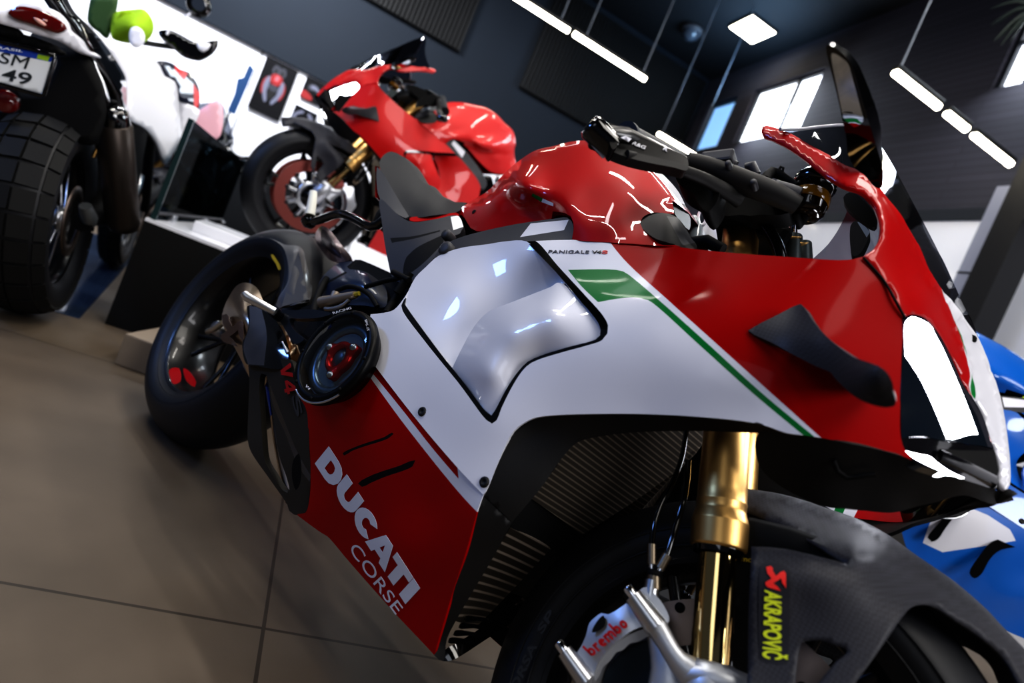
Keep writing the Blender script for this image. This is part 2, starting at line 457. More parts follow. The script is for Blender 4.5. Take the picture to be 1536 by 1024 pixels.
# ---------------------------------------------------------------- room shell
DL, DB, HC = 8.0, 4.27, 5.0
S0, T0 = -7.0, -7.0     # the hall continues behind the camera
def wall_mat(name, col, rough, kind):
    m = mat(name, col, rough)
    nt = m.node_tree; b = nt.nodes['Principled BSDF']
    tc = nt.nodes.new('ShaderNodeTexCoord')
    if kind == 'floor':
        br = nt.nodes.new('ShaderNodeTexBrick'); br.offset = 0.0; br.inputs['Scale'].default_value = 1.0
        br.inputs['Mortar Size'].default_value = .0035; br.inputs['Brick Width'].default_value = 1.2; br.inputs['Row Height'].default_value = 1.2
        br.inputs['Color1'].default_value = lin('#6a5e50'); br.inputs['Color2'].default_value = lin('#64594c'); br.inputs['Mortar'].default_value = lin('#40382f')
        n = nt.nodes.new('ShaderNodeTexNoise'); n.inputs['Scale'].default_value = 2.2; n.inputs['Detail'].default_value = 8
        mx = nt.nodes.new('ShaderNodeMix'); mx.data_type = 'RGBA'; mx.blend_type = 'MULTIPLY'; mx.inputs[0].default_value = .7
        cr = nt.nodes.new('ShaderNodeValToRGB'); cr.color_ramp.elements[0].position = .3; cr.color_ramp.elements[0].color = (.45, .45, .45, 1); cr.color_ramp.elements[1].position = .7
        mp = nt.nodes.new('ShaderNodeMapping'); mp.inputs['Location'].default_value = (-.15, -.985, 0)
        nt.links.new(tc.outputs['Object'], mp.inputs['Vector']); nt.links.new(mp.outputs['Vector'], br.inputs['Vector']); nt.links.new(tc.outputs['Object'], n.inputs['Vector'])
        nt.links.new(n.outputs['Fac'], cr.inputs['Fac']); nt.links.new(br.outputs['Color'], mx.inputs[6]); nt.links.new(cr.outputs['Color'], mx.inputs[7])
        nt.links.new(mx.outputs[2], b.inputs['Base Color'])
    if kind == 'boards':
        br = nt.nodes.new('ShaderNodeTexBrick'); br.inputs['Scale'].default_value = 1.0; br.inputs['Mortar Size'].default_value = .005
        br.inputs['Brick Width'].default_value = 2.4; br.inputs['Row Height'].default_value = .065
        br.inputs['Color1'].default_value = lin(col); br.inputs['Color2'].default_value = lin('#35343c'); br.inputs['Mortar'].default_value = lin('#2e2d34')
        sx = nt.nodes.new('ShaderNodeSeparateXYZ'); cx = nt.nodes.new('ShaderNodeCombineXYZ')
        nt.links.new(tc.outputs['Object'], sx.inputs[0]); nt.links.new(sx.outputs['Y'], cx.inputs['X']); nt.links.new(sx.outputs['Z'], cx.inputs['Y'])
        nt.links.new(cx.outputs[0], br.inputs['Vector']); nt.links.new(br.outputs['Color'], b.inputs['Base Color'])
    return m
FLOOR = wall_mat('concrete_tile_floor', '#6a5c4e', .5, 'floor')
BOARDS = wall_mat('dark_painted_blockwork', '#3b3942', .8, 'boards')
WALLD = mat('dark_blue_grey_paint', '#111a25', .85, noise=(3, '#0f1721', 3))
WALLW = mat('white_wall_panel', '#dfe0e6', .35, coat=.2)
CEILM = mat('dark_ceiling_paint', '#0f1217', .8, noise=(2, '#0c0e12', 3))
RIBM = mat('black_acoustic_slats', '#0b0c0f', .7)
BEAM = mat('dark_steel_column', '#23262d', .5)

def quad_box(name, s0, s1, t0, t1, z0, z1, m, kind='structure', parent=None):
    """a box in room axes, its object placed in the room frame"""
    mb = MB(); mb.box(((s0+s1)/2, (t0+t1)/2, (z0+z1)/2), (s1-s0, t1-t0, z1-z0))
    o = mb.build(name, [m], parent)
    if parent is None: o.matrix_basis = ROOM
    if kind: o['kind'] = kind
    return o
ROOM = Matrix.Translation((CW[0], CW[1], 0)) @ Matrix.Rotation(R(61), 4, 'Z')
fl = quad_box('floor', S0, DB, T0, DL, -.1, 0, FLOOR)
# brick texture origin so that joints fall where the photo shows them
quad_box('ceiling', S0, DB, T0, DL, HC, HC+.1, CEILM)
# poster wall: white display panelling under a dark band
quad_box('wall_left', S0, DB+.1, DL, DL+.15, 2.36, HC, WALLD)
quad_box('wall_left_lower', S0, DB+.1, DL, DL+.15, 0, 2.36, WALLW)
# window wall with three openings
WIN = [(5.62, 6.76, 3.80, 4.56), (7.10, 7.72, 3.82, 4.56), (2.2, 3.59, 3.80, 4.60)]
def wall_with_holes(name, z0, z1, holes, m):
    ts = sorted({T0, DL, *[h[0] for h in holes], *[h[1] for h in holes]}); zs = sorted({z0, z1, *[h[2] for h in holes], *[h[3] for h in holes]})
    mb = MB()
    for a, b in zip(ts, ts[1:]):
        for c, d in zip(zs, zs[1:]):
            if any(h[0] <= a and b <= h[1] and h[2] <= c and d <= h[3] for h in holes): continue
            mb.box((DB+.1, (a+b)/2, (c+d)/2), (.2, b-a, d-c))
    o = mb.build(name, [m]); o.matrix_basis = ROOM; o['kind'] = 'structure'
wall_with_holes('wall_back', 2.74, HC, WIN, BOARDS)
quad_box('wall_back_lower', DB, DB+.2, T0, DL, 0, 2.74, WALLW)
quad_box('trim_1', DB-.012, DB, T0, DL, 2.66, 2.76, BEAM)
quad_box('trim_2', DB-.006, DB, 2.9, 4.6, 1.735, 1.75, BEAM)
DAY = mat('daylight_pane', '#ffffff', .2, emit='#eef4ff', emit_s=3.2)
DAYB = mat('blue_daylight_pane', '#9fc4e6', .2, emit='#8fbfee', emit_s=.75)
FRAME = mat('dark_window_frame', '#20242a', .5)
for i, (a, b, c, d) in enumerate(WIN):
    f = MB()
    for (s, e, z0, z1) in ((a, b, c, c+.03), (a, b, d-.03, d), (a, a+.03, c, d), (b-.03, b, c, d)): f.box((DB+.07, (s+e)/2, (z0+z1)/2), (.06, e-s, z1-z0))
    if i == 0: f.box((DB+.07, a+.42, (c+d)/2), (.05, .03, d-c))
    if i == 2: f.box((DB+.07, b-.2, (c+d)/2), (.05, .03, d-c)); f.box((DB+.07, (a+b)/2, c+.42), (.05, b-a, .02))
    fr = f.build('window_%d' % (i+1), [FRAME]); fr.matrix_basis = ROOM; fr['kind'] = 'structure'
    p = MB(); p.box((DB+.09, (a+b)/2, (c+d)/2), (.01, b-a-.04, d-c-.04)); p.build('pane', [DAYB if i == 1 else DAY], fr)
# acoustic slat panels high on the poster wall
for i, (s0, s1) in enumerate(((-2.6, -1.1), (-.95, .72), (1.62, 4.2))):
    mb = MB(); z0, z1 = 3.48, 4.9
    n = int((s1-s0)/.055)
    mb.box(((s0+s1)/2, DL-.02, (z0+z1)/2), (s1-s0, .03, z1-z0))
    for k in range(n): mb.box((s0+(k+.5)*(s1-s0)/n, DL-.055, (z0+z1)/2), (.026, .05, z1-z0))
    o = mb.build('trim_%d' % (3+i), [RIBM]); o.matrix_basis = ROOM; o['kind'] = 'structure'
# white wall panel joints
for i, s in enumerate((-1.37, .36)):
    quad_box('trim_%d' % (7+i), s-.008, s+.008, DL-.006, DL, 0, 2.36, GREYP)
# soffit line
quad_box('trim_9', S0, DB, DL-.05, DL, 2.34, 2.40, WALLD)

# ---------------------------------------------------------------- lamps
TUBE = mat('lamp_tube_light', '#fffbe8', .4, emit='#fff4dc', emit_s=16)
CABLE = mat('suspension_wire', '#6a707a', .5)
HOUS = mat('lamp_housing', '#101114', .5)
def pendant(s0, s1, t, z, label, group, wires=((.06), (.94))):
    L = s1-s0
    root = empty('pendant_lamp', rp(s0, t, z), label, 'lamp', group, (0, 0, R(61)))
    a = MB(); a.box((L/2, 0, .022), (L, .05, .03), bev=.005); a.build('housing', [HOUS], root)
    b = MB(); b.tube([(.012, 0, -.008), (L-.012, 0, -.008)], .023, n=14); b.build('light_tube', [TUBE], root)
    for k in wires:
        c = MB(); c.tube([(L*k, 0, .03), (L*k, 0, HC-z)], .006, n=6); c.build('suspension_wire', [CABLE], root)
ZL = 3.2
G1 = 'linear pendant lamps on the poster-wall side'; G2 = 'linear pendant lamps by the window wall'
pendant(.15, 1.31, 5.29, ZL, 'linear pendant lamp at the top edge, left end of the row above the red motorcycle', G1, (.1, .9))
pendant(1.34, 2.18, 5.28, ZL, 'linear pendant lamp, second tube of the row running from the top edge', G1, (.15, .93))
pendant(2.95, 3.52, 6.2, ZL, 'short linear pendant lamp glowing just behind the brake lever guard', None, (.1, .9))
pendant(2.777, 3.247, 3.02, 3.0, 'linear pendant lamp, upper left tube of the row of three by the windows', G2, (.08,))
pendant(3.312, 3.553, 3.02, 3.0, 'short linear pendant lamp, middle tube of the row of three', G2, ())
pendant(3.614, 4.075, 3.02, 3.0, 'linear pendant lamp, lower right tube of the row of three, nearest the wall', G2, ())
# flush ceiling panel
root = empty('ceiling_panel_light', rp(3.52, 6.28, HC), 'square flush ceiling light panel on the dark ceiling', 'lamp', None, (0, 0, R(61)))
mb = MB(); mb.box((.19, .2, -.015), (.42, .45, .03), bev=.004); mb.build('frame', [HOUS], root)
mb = MB(); mb.box((.19, .2, -.033), (.38, .41, .01)); mb.build('diffuser', [TUBE], root)
# dome camera in the corner
root = empty('ceiling_dome', rp(3.3, 7.2, HC), 'dark dome fixture on the ceiling near the wall corner', 'ceiling fixture')
mb = MB(); mb.lathe([(.0, 0), (.15, 0), (.15, -.05), (.12, -.06)], (0, 0, 0), (0, 0, 1), n=28); mb.build('mounting_ring', [GREYP], root)
mb = MB(); mb.lathe([(.12, -.06), (.105, -.11), (.06, -.15), (0, -.165)], (0, 0, 0), (0, 0, 1), n=28); mb.build('dome', [mat('dome_smoked', '#3a4048', .2)], root)

def area(name, loc, target, size, power, col=(1, 1, 1), size_y=None):
    l = bpy.data.lights.new(name, 'AREA'); l.energy = power; l.color = col; l.size = size
    if size_y: l.shape = 'RECTANGLE'; l.size_y = size_y
    o = bpy.data.objects.new(name, l); COL.objects.link(o); o.location = loc
    o.rotation_euler = (Vector(target)-Vector(loc)).to_track_quat('-Z', 'Y').to_euler()
    return o
# ================================================================= the main motorcycle
bike = empty('motorcycle', (0, 0, 0), 'red and white sport motorcycle with green stripes filling the foreground', 'motorcycle', None, (-LEAN, 0, 0))

# ---- upper side fairing: white, with the red and green wedge painted across it
FAIR_Y = TPS([(556,471,-.212),(614,431,-.212),(657,384,-.205),(732,366,-.203),(860,360,-.205),(950,365,-.206),(1086,378,-.206),(1180,385,-.2),(1290,388,-.184),
  (1356,477,-.155),(1351,655,-.15),(1368,689,-.145),(1226,655,-.183),(1118,632,-.203),(971,621,-.214),(826,623,-.224),(757,671,-.224),(725,742,-.217),
  (623,627,-.226),(551,534,-.224),(980,500,-.236),(1100,480,-.222),(1250,520,-.19),(910,490,-.24),(740,632,-.232),(600,470,-.222),(790,370,-.21),(870,430,-.235),
  (1325,421,-.171),(1180,560,-.205),(1050,570,-.222)])
fair_out = [(554,509),(553,490),(556,471,True),(575,469),(590,465),(600,455),(614,434),(623,416),(639,400),(657,384),(686,373.5),(732,366),(789,362),(857,359.5),(906,362),(955,365),(999,368),(1030,372),(1086,378),
  (1180,385),(1261,390),(1280,388.5),(1293,385,True),(1325,421),(1356,475,True),(1352,540),(1350.5,600),(1351,655),(1357,674),(1368,689,True),(1328,676),(1250,660),(1226,655.5),(1205,652.5),(1181,649.5),(1150,639),(1118,632),
  (1041,624.5),(971,621),(900,620.5),(826,623),(800,627),(784,635),(770,647),(757,671),(745,699),(732,730),(725,742,True),(686,701),(623,627),(551,534,True)]
duct_trim = [(789,360.5),(802,360.5),(838,400),(875,440),(905,474),(912,488),(911,500),(903,510),(880,518),(840,529),(803,541),(790,549),(775,568),(752,612),(745,630),(738,635),(730,630),(690,577),(640,515),(604,466),(602,458),(606,449)]
duct_hole = [(608,449),(607,456),(613,465),(660,529),(700,579),(728,616),(737,623),(742,616),(762,579),(778,556),(792,542),(812,533),(850,521),(893,509),(900,503),(901,495),(896,482),(868,448),(834,408),(790,362.5,True),(757,362),(732,366),(690,372),(657,384),(639,400),(623,416),(614,433)]
red_wedge = [(906,355,True),(950,402),(1020,466),(1100,540),(1180,612),(1228,657,True),(1260,680,True),(1400,700,True),(1400,370,True),(1100,355,True)]
red_wedge = [(905,350,True),(937,390),(1000,448),(1080,520),(1160,592),(1238,662,True),(1240,700,True),(1420,720,True),(1420,350,True)]
white_gap = None
green = [(852,404.5,True),(915,404),(935,407),(952,419),(985,447),(1060,514),(1140,587),(1224,657,True),(1208,655,True),(1130,590),(1050,518),(985,459),(972,450),(950,446),(925,448),(897,453,True),(872,429)]
TRIM = GLOSSB
side = panel('side_fairing', fair_out, FAIR_Y, [WHITES, REDS, GREEN, TRIM, DARK], bike, back=4,
   regions=[(red_wedge, 1), (green, 2), (duct_trim, 3)], holes=[duct_hole], sp=9, thick=.004, mirror=True)

# ---- side duct behind the black trim: hollow upper sheet and the raised boomerang over it
A_out = [(614,433),(607,449),(606,456),(613,466),(660,531),(690,568),(706,560),(716,520),(740,485),(800,452),(842,436),(846,424),(838,410),(812,383),(790,362),(757,362),(732,366),(690,372),(657,384),(639,400),(623,416)]
A_Y = TPS([(614,433,-.213),(606,456,-.216),(660,531,-.222),(690,568,-.224),(657,384,-.206),(732,366,-.205),(790,362,-.209),(812,385,-.205),(836,415,-.188),(842,436,-.186),(800,448,-.186),(740,480,-.196),(700,525,-.21),(770,410,-.2),(690,440,-.213)])
panel('air_duct', A_out, A_Y, [WHITE], bike, sp=9, thick=.003, mirror=True)
B_out = [(679,551,True),(684,540),(692,524),(707,496),(718,481),(733,467),(765,454),(801,440),(828,429),(835,424),(842,424),(848,428),(869,449),(896,482),(901,494),(900,503),(893,509),(850,521),(812,533),(792,543),(778,557),(762,580),(742,616),(737,623),(728,616),(700,579)]
B_Y = TPS([(679,551,-.222),(707,496,-.226),(733,467,-.229),(801,440,-.231),(835,424,-.228),(869,449,-.234),(901,494,-.235),(893,509,-.236),(812,533,-.231),(778,557,-.23),(742,616,-.229),(728,616,-.228),(700,579,-.225),(770,500,-.252),(830,475,-.252),(735,560,-.246)])
panel('duct_scoop', B_out, B_Y, [WHITE], bike, sp=8, thick=.012, mirror=True)

# ---- lower side panel: red, two vent slits, white and red stripes
LOW_Y = TPS([(551,534,-.223),(623,627,-.225),(686,701,-.22),(725,742,-.216),(716,766,-.211),(679,888,-.163),(651,982,-.125),(593,920,-.122),(522,840,-.12),(481,798,-.12),(444,771,-.125),(461,764,-.135),(466,714,-.155),(462,623,-.188),(452,597,-.197),
   (500,600,-.208),(580,700,-.198),(640,760,-.19),(590,820,-.163),(520,690,-.182),(640,880,-.15),(530,780,-.15)])
low_out = [(551,534,True),(623,627),(686,701),(725,742,True),(716,766,True),(700,824),(679,888),(662,945),(651,982,True),(644,974),(593,920),(522,840),(491,804),(481,798),(444,771,True),(458,769),(461,764),(465,740),(466,714),(464,680),(462,640),(461,621),(458,610),(450,597,True),(455,601),(470,603),(490,600),(515,585),(535,563)]
red_strip = [(551,534,True),(586,574),(623,625),(686,700,True),(688,718,True),(652,676),(600,610),(547,545,True)]
white_band = [(553,532,True),(623,623),(686,697),(728,741,True),(722,775,True),(716,768),(707,759),(682,731),(607,637),(543,549,True)]
vent_patch = [(486,676,True),(508,698,True),(612,668,True),(606,622,True),(566,592,True),(500,620,True)]
slit1 = [(514,679.5),(526,673),(545,665.5),(577,655),(588,648.5),(590.5,650.5),(583,657),(546,669.5),(528,676),(516,683)]
slit2 = [(537,725),(552,715),(575,706),(600,698),(616,691),(623,690),(619,699),(607,705),(580,714),(556,724),(543,730)]
panel('belly_panel', low_out, LOW_Y, [REDS, WHITES, REDS, DARK, REDS, DARK], bike, back=3, regions=[(vent_patch, 4), (white_band, 1), (red_strip, 2), (slit1, 5), (slit2, 3)], sp=8, thick=.004, mirror=True)

# ---- matte black arch round the radiators
ARCH_Y = TPS([(725,742,-.215),(789,631,-.221),(971,621,-.212),(1118,632,-.2),(1181,650,-.185),(768,782,-.185),(814,727,-.188),(865,663,-.19),(956,646,-.185),(1105,644,-.165),(845,683,-.189),(757,671,-.222),(896,654,-.188)])
arch_out = [(725,742.5,True),(732,730),(745,699),(757,671),(770,647),(784,635),(800,627),(826,623),(900,620.5),(971,621),(1041,624.5),(1118,632),(1150,639),(1181,649.5,True),(1160,650),(1105,648),(1034,646),(956,648),(896,655),(865,664),(845,684),(814,728),(768,783,True)]
panel('radiator_arch', arch_out, ARCH_Y, [MATTE], bike, sp=9, thick=.004, mirror=True)
LB_Y = TPS([(725,743,-.215),(716,766,-.21),(679,888,-.162),(651,982,-.125),(664,991,-.115),(683,989,-.11),(768,783,-.184),(739,837,-.165),(699,904,-.142),(668,970,-.118)])
panel('belly_edge', [(725,743.5,True),(716,766),(700,824),(679,888),(662,945),(651,982,True),(658,989),(666,991,True),(668,975),(670,959),(699,904),(739,837),(768,784,True)], LB_Y, [MATTE], bike, sp=8, thick=.004, mirror=True)
# glossy lip and louvres at the belly corner
LIP_Y = TPS([(664,991,-.115),(683,989,-.108),(783,911,.0),(770,932,.0),(668,968,-.115),(720,945,-.06)])
panel('belly_lip', [(664,991),(658,986),(668,974),(690,961),(730,937),(770,912),(783,906),(781,916),(770,931),(730,958),(690,984),(678,990)], LIP_Y, [GLOSSB], bike, sp=7, thick=.004, mirror=True)
for k in range(4):
    x0, y0 = 676+k*8, 958-k*11
    LV = TPS([(x0,y0,-.115),(x0+40,y0+4,-.075),(x0+20,y0+14,-.09),(x0,y0+12,-.11)])
    panel('louvre', [(x0,y0),(x0+22,y0+1),(x0+38,y0+6),(x0+37,y0+9),(x0+20,y0+6),(x0-3,y0+6)], LV, [GLOSSB], bike, sp=6, thick=.003)

# ---- radiators
def fins(name, period, c1, c2):
    m = mat(name, c1, .45, .5); nt = m.node_tree; b = nt.nodes['Principled BSDF']
    tc = nt.nodes.new('ShaderNodeTexCoord'); wv = nt.nodes.new('ShaderNodeTexWave'); wv.bands_direction = 'Z'; wv.inputs['Scale'].default_value = 2*PI/(20*period)
    cr = nt.nodes.new('ShaderNodeValToRGB'); cr.color_ramp.elements[0].position = .7; cr.color_ramp.elements[0].color = lin(c1); cr.color_ramp.elements[1].position = .95; cr.color_ramp.elements[1].color = lin(c2)
    nt.links.new(tc.outputs['Object'], wv.inputs['Vector']); nt.links.new(wv.outputs['Fac'], cr.inputs['Fac']); nt.links.new(cr.outputs['Color'], b.inputs['Base Color'])
    return m
RADU = fins('water_radiator_fins', .0075, '#3f3a34', '#756c60'); RADL = fins('oil_cooler_fins', .0125, '#37322c', '#91867a')
RU_Y = TPS([(865,663,-.165),(798,746,-.16),(873,801,-.05),(1034,687,-.0),(1050,646,-.02),(956,646,-.1)])
panel('radiator', [(858,655,True),(956,636,True),(1060,640,True),(1050,672),(1034,690),(960,746),(873,802,True),(840,778),(796,747,True),(830,706)], RU_Y, [RADU], bike, sp=10, thick=.02, mirror=True)
RL_Y = TPS([(766,792,-.16),(825,823,-.07),(719,934,-.05),(685,930,-.125)])
panel('oil_cooler', [(766,790,True),(798,806),(826,823,True),(775,878),(719,936,True),(700,936),(683,931,True),(720,868)], RL_Y, [RADL], bike, sp=9, thick=.02, mirror=True)
BR_Y = TPS([(766,782,-.17),(798,746,-.158),(873,801,-.045),(825,823,-.065)])
panel('cooler_bracket', [(768,780,True),(798,745,True),(838,779),(876,800,True),(890,812),(860,830),(828,824,True),(797,806),(766,791,True)], BR_Y, [DARK], bike, sp=9, thick=.012, mirror=True)

# ---- fuel tank
T_Y = TPS([(680,320,-.05),(731,286,-.065),(769,249,-.08),(830,219,-.10),(872,211,-.11),(917,220,-.12),(956,239,-.13),(987,270,-.136),(1008,300,-.146),(1011,320,-.152),
   (797,285,-.196),(778,272,-.182),(740,297,-.125),(705,316,-.09),(850,311,-.206),(859,340,-.206),(867,359,-.206),(906,362,-.207),(960,335,-.185),(1013,366,-.203),(982,356,-.2),
   (715,346,-.125),(776,337,-.158),(828,327,-.176),(802,308,-.168),(745,322,-.14),(770,300,-.15),(860,250,-.16),(900,262,-.172),(950,290,-.178),(880,300,-.196),(930,330,-.2),(820,262,-.165),(915,345,-.207)])
tank_sil = [(678,321),(701,305),(731.6,286),(750,267),(769,248.6),(802,226),(830,219),(853,213),(872,210.6),(900,213),(917,220),(940,230),(956,239),(970,251),(987,270),(1001,290),(1008,301)]
tank_out = [(678,321,True)]+tank_sil[1:-1]+[(1008,301),(1011,321,True),(978,319),(964,326),(960,334),(964,343),(982,357),(1022,370,True),(999,369),(955,366),(906,363),(867.5,360.5),(858,358.5,True),(860,346),(860,334),(856,324),(846,319),(829,317,True),(827.6,327.5,True),(776,337),(738.6,344),(715,346.5),(706,342),(697,327),(692,322)]
co, fa, fm = panel('fuel_tank', tank_out, T_Y, [RED], bike, raw=True, sp=8, regions=[([(799,290,True),(814,297.5,True),(812,303,True),(797,294,True)],1),([(814,297.5,True),(830,304.5,True),(830,309.5,True),(812,303,True)],2)])
mb = MB()
for k in (0, 1, 2):
    for sgn in (1, -1):
        ff = [f for f, q in zip(fa, fm) if q == k]
        u = sorted({i for f in ff for i in f}); ix = {v: i for i, v in enumerate(u)}
        mb.add([Vector((co[i].x, sgn*co[i].y, co[i].z)) for i in u], [[ix[i] for i in f] for f in ff], k)
silp = catmull(tank_sil, False, 8); rows = []
for p in silp:
    q = at(p[0], p[1], T_Y(p[0], p[1])); y = q.y
    rows.append([Vector((q.x, y*t, q.z+.035*(1-t*t)*min(1, abs(y)/.1))) for t in (1, .85, .6, .3, 0, -.3, -.6, -.85, -1)])
V = [v for r in rows for v in r]; n = 9
mb.add(V, [[i*n+j, i*n+j+1, (i+1)*n+j+1, (i+1)*n+j] for i in range(len(rows)-1) for j in range(n-1)], 0)
tank = mb.build('fuel_tank', [RED, GREEN, WHITE], bike)
bm = bmesh.new(); bm.from_mesh(tank.data); bmesh.ops.remove_doubles(bm, verts=bm.verts, dist=1e-5); bmesh.ops.recalc_face_normals(bm, faces=bm.faces); bm.to_mesh(tank.data); bm.free()
# black duct cover in the arch of the tank, and the pale tank nose ahead of it
C_Y = TPS([(960,334,-.183),(964,343,-.19),(1011,321,-.15),(1040,355,-.15),(1030,372,-.19),(1000,340,-.19)])
panel('intake_cover', [(978,319),(964,326),(959,334),(964,343),(982,357),(1010,366),(1030,373),(1046,372),(1042,362),(1030,345),(1020,330),(1008,322)], C_Y, [MATTE, GREYP], bike, regions=[([(1000,324,True),(1016,326,True),(1042,364,True),(1024,368,True)],1)], sp=7, thick=.006, mirror=True)
N_Y = TPS([(970,250,-.12),(1010,310,-.135),(1030,345,-.12),(1025,300,-.08),(1000,263,-.08)])
panel('tank_nose', [(966,246),(987,270),(1001,290),(1009,303),(1012,320),(1024,336),(1034,345),(1036,330),(1029,310),(1018,288),(1003,270),(985,254)], N_Y, [WHITE, GREYP], bike, regions=[([(1006,300,True),(1045,312,True),(1050,360,True),(1000,340,True)],1)], sp=7, thick=.005, mirror=True)

# ---- grey frame rail with the white sticker
F_Y = TPS([(656,384,-.19),(680,363,-.185),(722,347,-.185),(774,336,-.19),(853,326,-.2),(858,358,-.204),(788,362,-.205),(692,377,-.203)])
panel('frame_rail', [(650,390),(656,378),(668,366),(690,356),(722,347),(774,336),(830,328),(851,326),(858,332),(860,345),(858,358,True),(788,362.5),(739,368),(692,377),(668,387)], F_Y, [GREYP, WHITE], bike, regions=[([(796,335,True),(853,329.5,True),(846,345,True),(780,355.5,True)],1)], sp=8, thick=.03, mirror=True)
mb = MB(); p = at(668, 372, -.205); mb.lathe([(0, .004), (.008, .004), (.014, .002), (.014, -.02)], p, (0, -1, 0), n=20); mb.build('frame_bolt', [GREYP], bike); mb = MB(); p = at(669, 351, -.16); mb.lathe([(0, .004), (.008, .004), (.011, .0), (.011, -.02)], p, (0, -1, 0), n=20)
mb.build('frame_bolt', [GREYP], bike)

# ---- seat, seat cover, tail
S_Y = TPS([(569,243,-.1),(587,227,-.05),(603,234,-.04),(636,275,-.03),(669,298,-.02),(699,304,-.03),(685,318,-.085),(619,326,-.115),(599,302,-.115),(576,263,-.11),(620,290,-.09),(650,305,-.08)])
co, fa, fm = panel('seat', [(569,243),(576,232),(587,227),(603,234),(617,247),(626,263),(636,274),(646,279),(654,289),(669,298),(683,303),(700,304),(694,312),(685,318),(650,323),(619,326.5),(612,323),(599,302),(584,277),(576,263),(570,253)], S_Y, [SEATM], bike, raw=True, sp=7)
mb = MB()
for sgn in (1, -1): mb.add([Vector((v.x, sgn*v.y, v.z)) for v in co], fa, 0)
sp_ = catmull([(569,243),(576,232),(587,227),(603,234),(617,247),(626,263),(636,274),(646,279),(654,289),(669,298),(683,303),(700,304)], False, 7)
V = []
for p in sp_:
    q = at(p[0], p[1], S_Y(p[0], p[1])); V += [Vector((q.x, q.y*t, q.z+.008*(1-t*t))) for t in (1, .5, 0, -.5, -1)]
mb.add(V, [[i*5+j, i*5+j+1, i*5+j+6, i*5+j+5] for i in range(len(sp_)-1) for j in range(4)], 0)
mb.build('seat', [SEATM], bike)
D_Y = TPS([(566,253,-.11),(576,263,-.112),(613,325,-.118),(570,298,-.13),(595,320,-.13)])
panel('seat_side_cover', [(566,250),(571,255),(578,265),(599,301),(614,325,True),(609,327),(595,320),(570,298),(565,275)], D_Y, [GREYP], bike, sp=6, thick=.01, mirror=True)
panel('seat_piping', [(615,326.5),(650,324),(685,319),(688,321),(686,324),(650,329),(620,332),(614,330)], TPS([(615,327,-.12),(685,319,-.09),(650,328,-.11)]), [RED], bike, sp=6, thick=.006, mirror=True)
E_Y = TPS([(570,298,-.132),(595,320,-.134),(677,323,-.12),(695,341,-.12),(654,382,-.15),(619,420,-.16),(589,417,-.155),(574,341,-.145),(620,360,-.15)])
panel('subframe_cover', [(570,298),(595,320),(612,331),(622,333),(660,327),(677,323),(688,324),(695,341),(690,350),(677,355),(662,372),(648,390),(632,412),(619,422),(600,424),(589,417),(583,396),(577,365),(573,335)], E_Y, [GREYP, DARK, ALUC], bike, regions=[([(610,385,True),(624,372),(664,352,True),(666,360),(648,382),(622,405),(606,414),(606,395)],1),([(585,357,True),(620,354),(660,345,True),(660,347,True),(620,358),(588,364,True)],1),([(676,325,True),(690,323,True),(695,340,True),(680,345,True)],2)], sp=7, thick=.02, mirror=True)
# tail hump closing the back of the seat
mb = MB(); a = at(569, 250, -.1); b = at(570, 298, -.13)
mb.add([Vector((q.x-.02*t, q.y*sgn, q.z)) for sgn in (1, -1) for q in (a, b) for t in (0, 1)], [[0, 1, 5, 4], [2, 3, 7, 6], [1, 3, 7, 5], [0, 2, 6, 4]])
mb.build('tail_cowl', [RED], bike)
# ---- nose: red shell with the white and green centre stripe, one piece across the bike
NOSE_Y = TPS([(1142,195,-.172),(1187,203,-.174),(1243,233,-.176),(1298,260,-.17),(1231,259,-.182),(1181,219,-.178),(1320,340,-.178),(1292,384,-.184),(1356,476,-.155),(1325,421,-.172),(1325,291,-.158),(1353,329,-.14),
  (1378,372,-.115),(1400,422,-.085),(1412,437,-.07),(1430,459,-.045),(1453,490,-.02),(1469,514,-.004),(1482,545,-.001),(1496,584,0),(1505,620,0),(1511,660,0),(1515,700,0),(1514,730,0),(1453,572,-.04),(1404,494,-.108),(1387,477,-.132),(1368,471,-.147),
  (1445,576,-.055),(1473,620,-.03),(1490,672,-.016),(1500,728,-.008),(1390,440,-.125)], .08)
nose_out = [(1142,197),(1144,191),(1150,189.5),(1165,193),(1187,201.5),(1212,216),(1243,233),(1268,248.5),(1287,255),(1298,260),(1312,274),(1325,291),(1353,329),(1378,372),(1400,422),(1412,437),(1430,459),(1453,490),(1469,514),(1482,545),(1496,584),(1505,620),(1511,660),(1515,700),(1514,728),(1507,737),(1500,731),(1497,695),(1491,673,True),
  (1473,622),(1459,597),(1445,577),(1424,530),(1404,495),(1388,478),(1368,472),(1357,476,True),(1326,421),(1297,387),(1293,384,True),(1307,375),(1317,363),(1321,347),(1320,332),(1317,320),(1311,306),(1294,289),(1265,279),(1235,261),(1206,237),(1181,220),(1156,207.5),(1146,204)]
nose_white = [(1412,437,True),(1428,475),(1441,508),(1450,540),(1455,566),(1453,578),(1462,602),(1480,640),(1491,674,True),(1498,735,True),(1530,740,True),(1520,600,True),(1470,505,True)]
nose_green = [(1424,462,True),(1438,492),(1448,520),(1456,552),(1464,590),(1463,598),(1458,590),(1456,578),(1458,560),(1450,532),(1440,505),(1428,472)]
co, fa, fm = panel('nose_fairing', nose_out, NOSE_Y, [RED], bike, raw=True, sp=6, regions=[(nose_white, 1), (nose_green, 2)])
mb = MB()
for sgn in (1, -1):
    for k in (0, 1, 2):
        ff = [f for f, q in zip(fa, fm) if q == k]; u = sorted({i for f in ff for i in f}); ix = {v: i for i, v in enumerate(u)}
        mb.add([Vector((co[i].x, sgn*co[i].y, co[i].z)) for i in u], [[ix[i] for i in f] for f in ff], k)
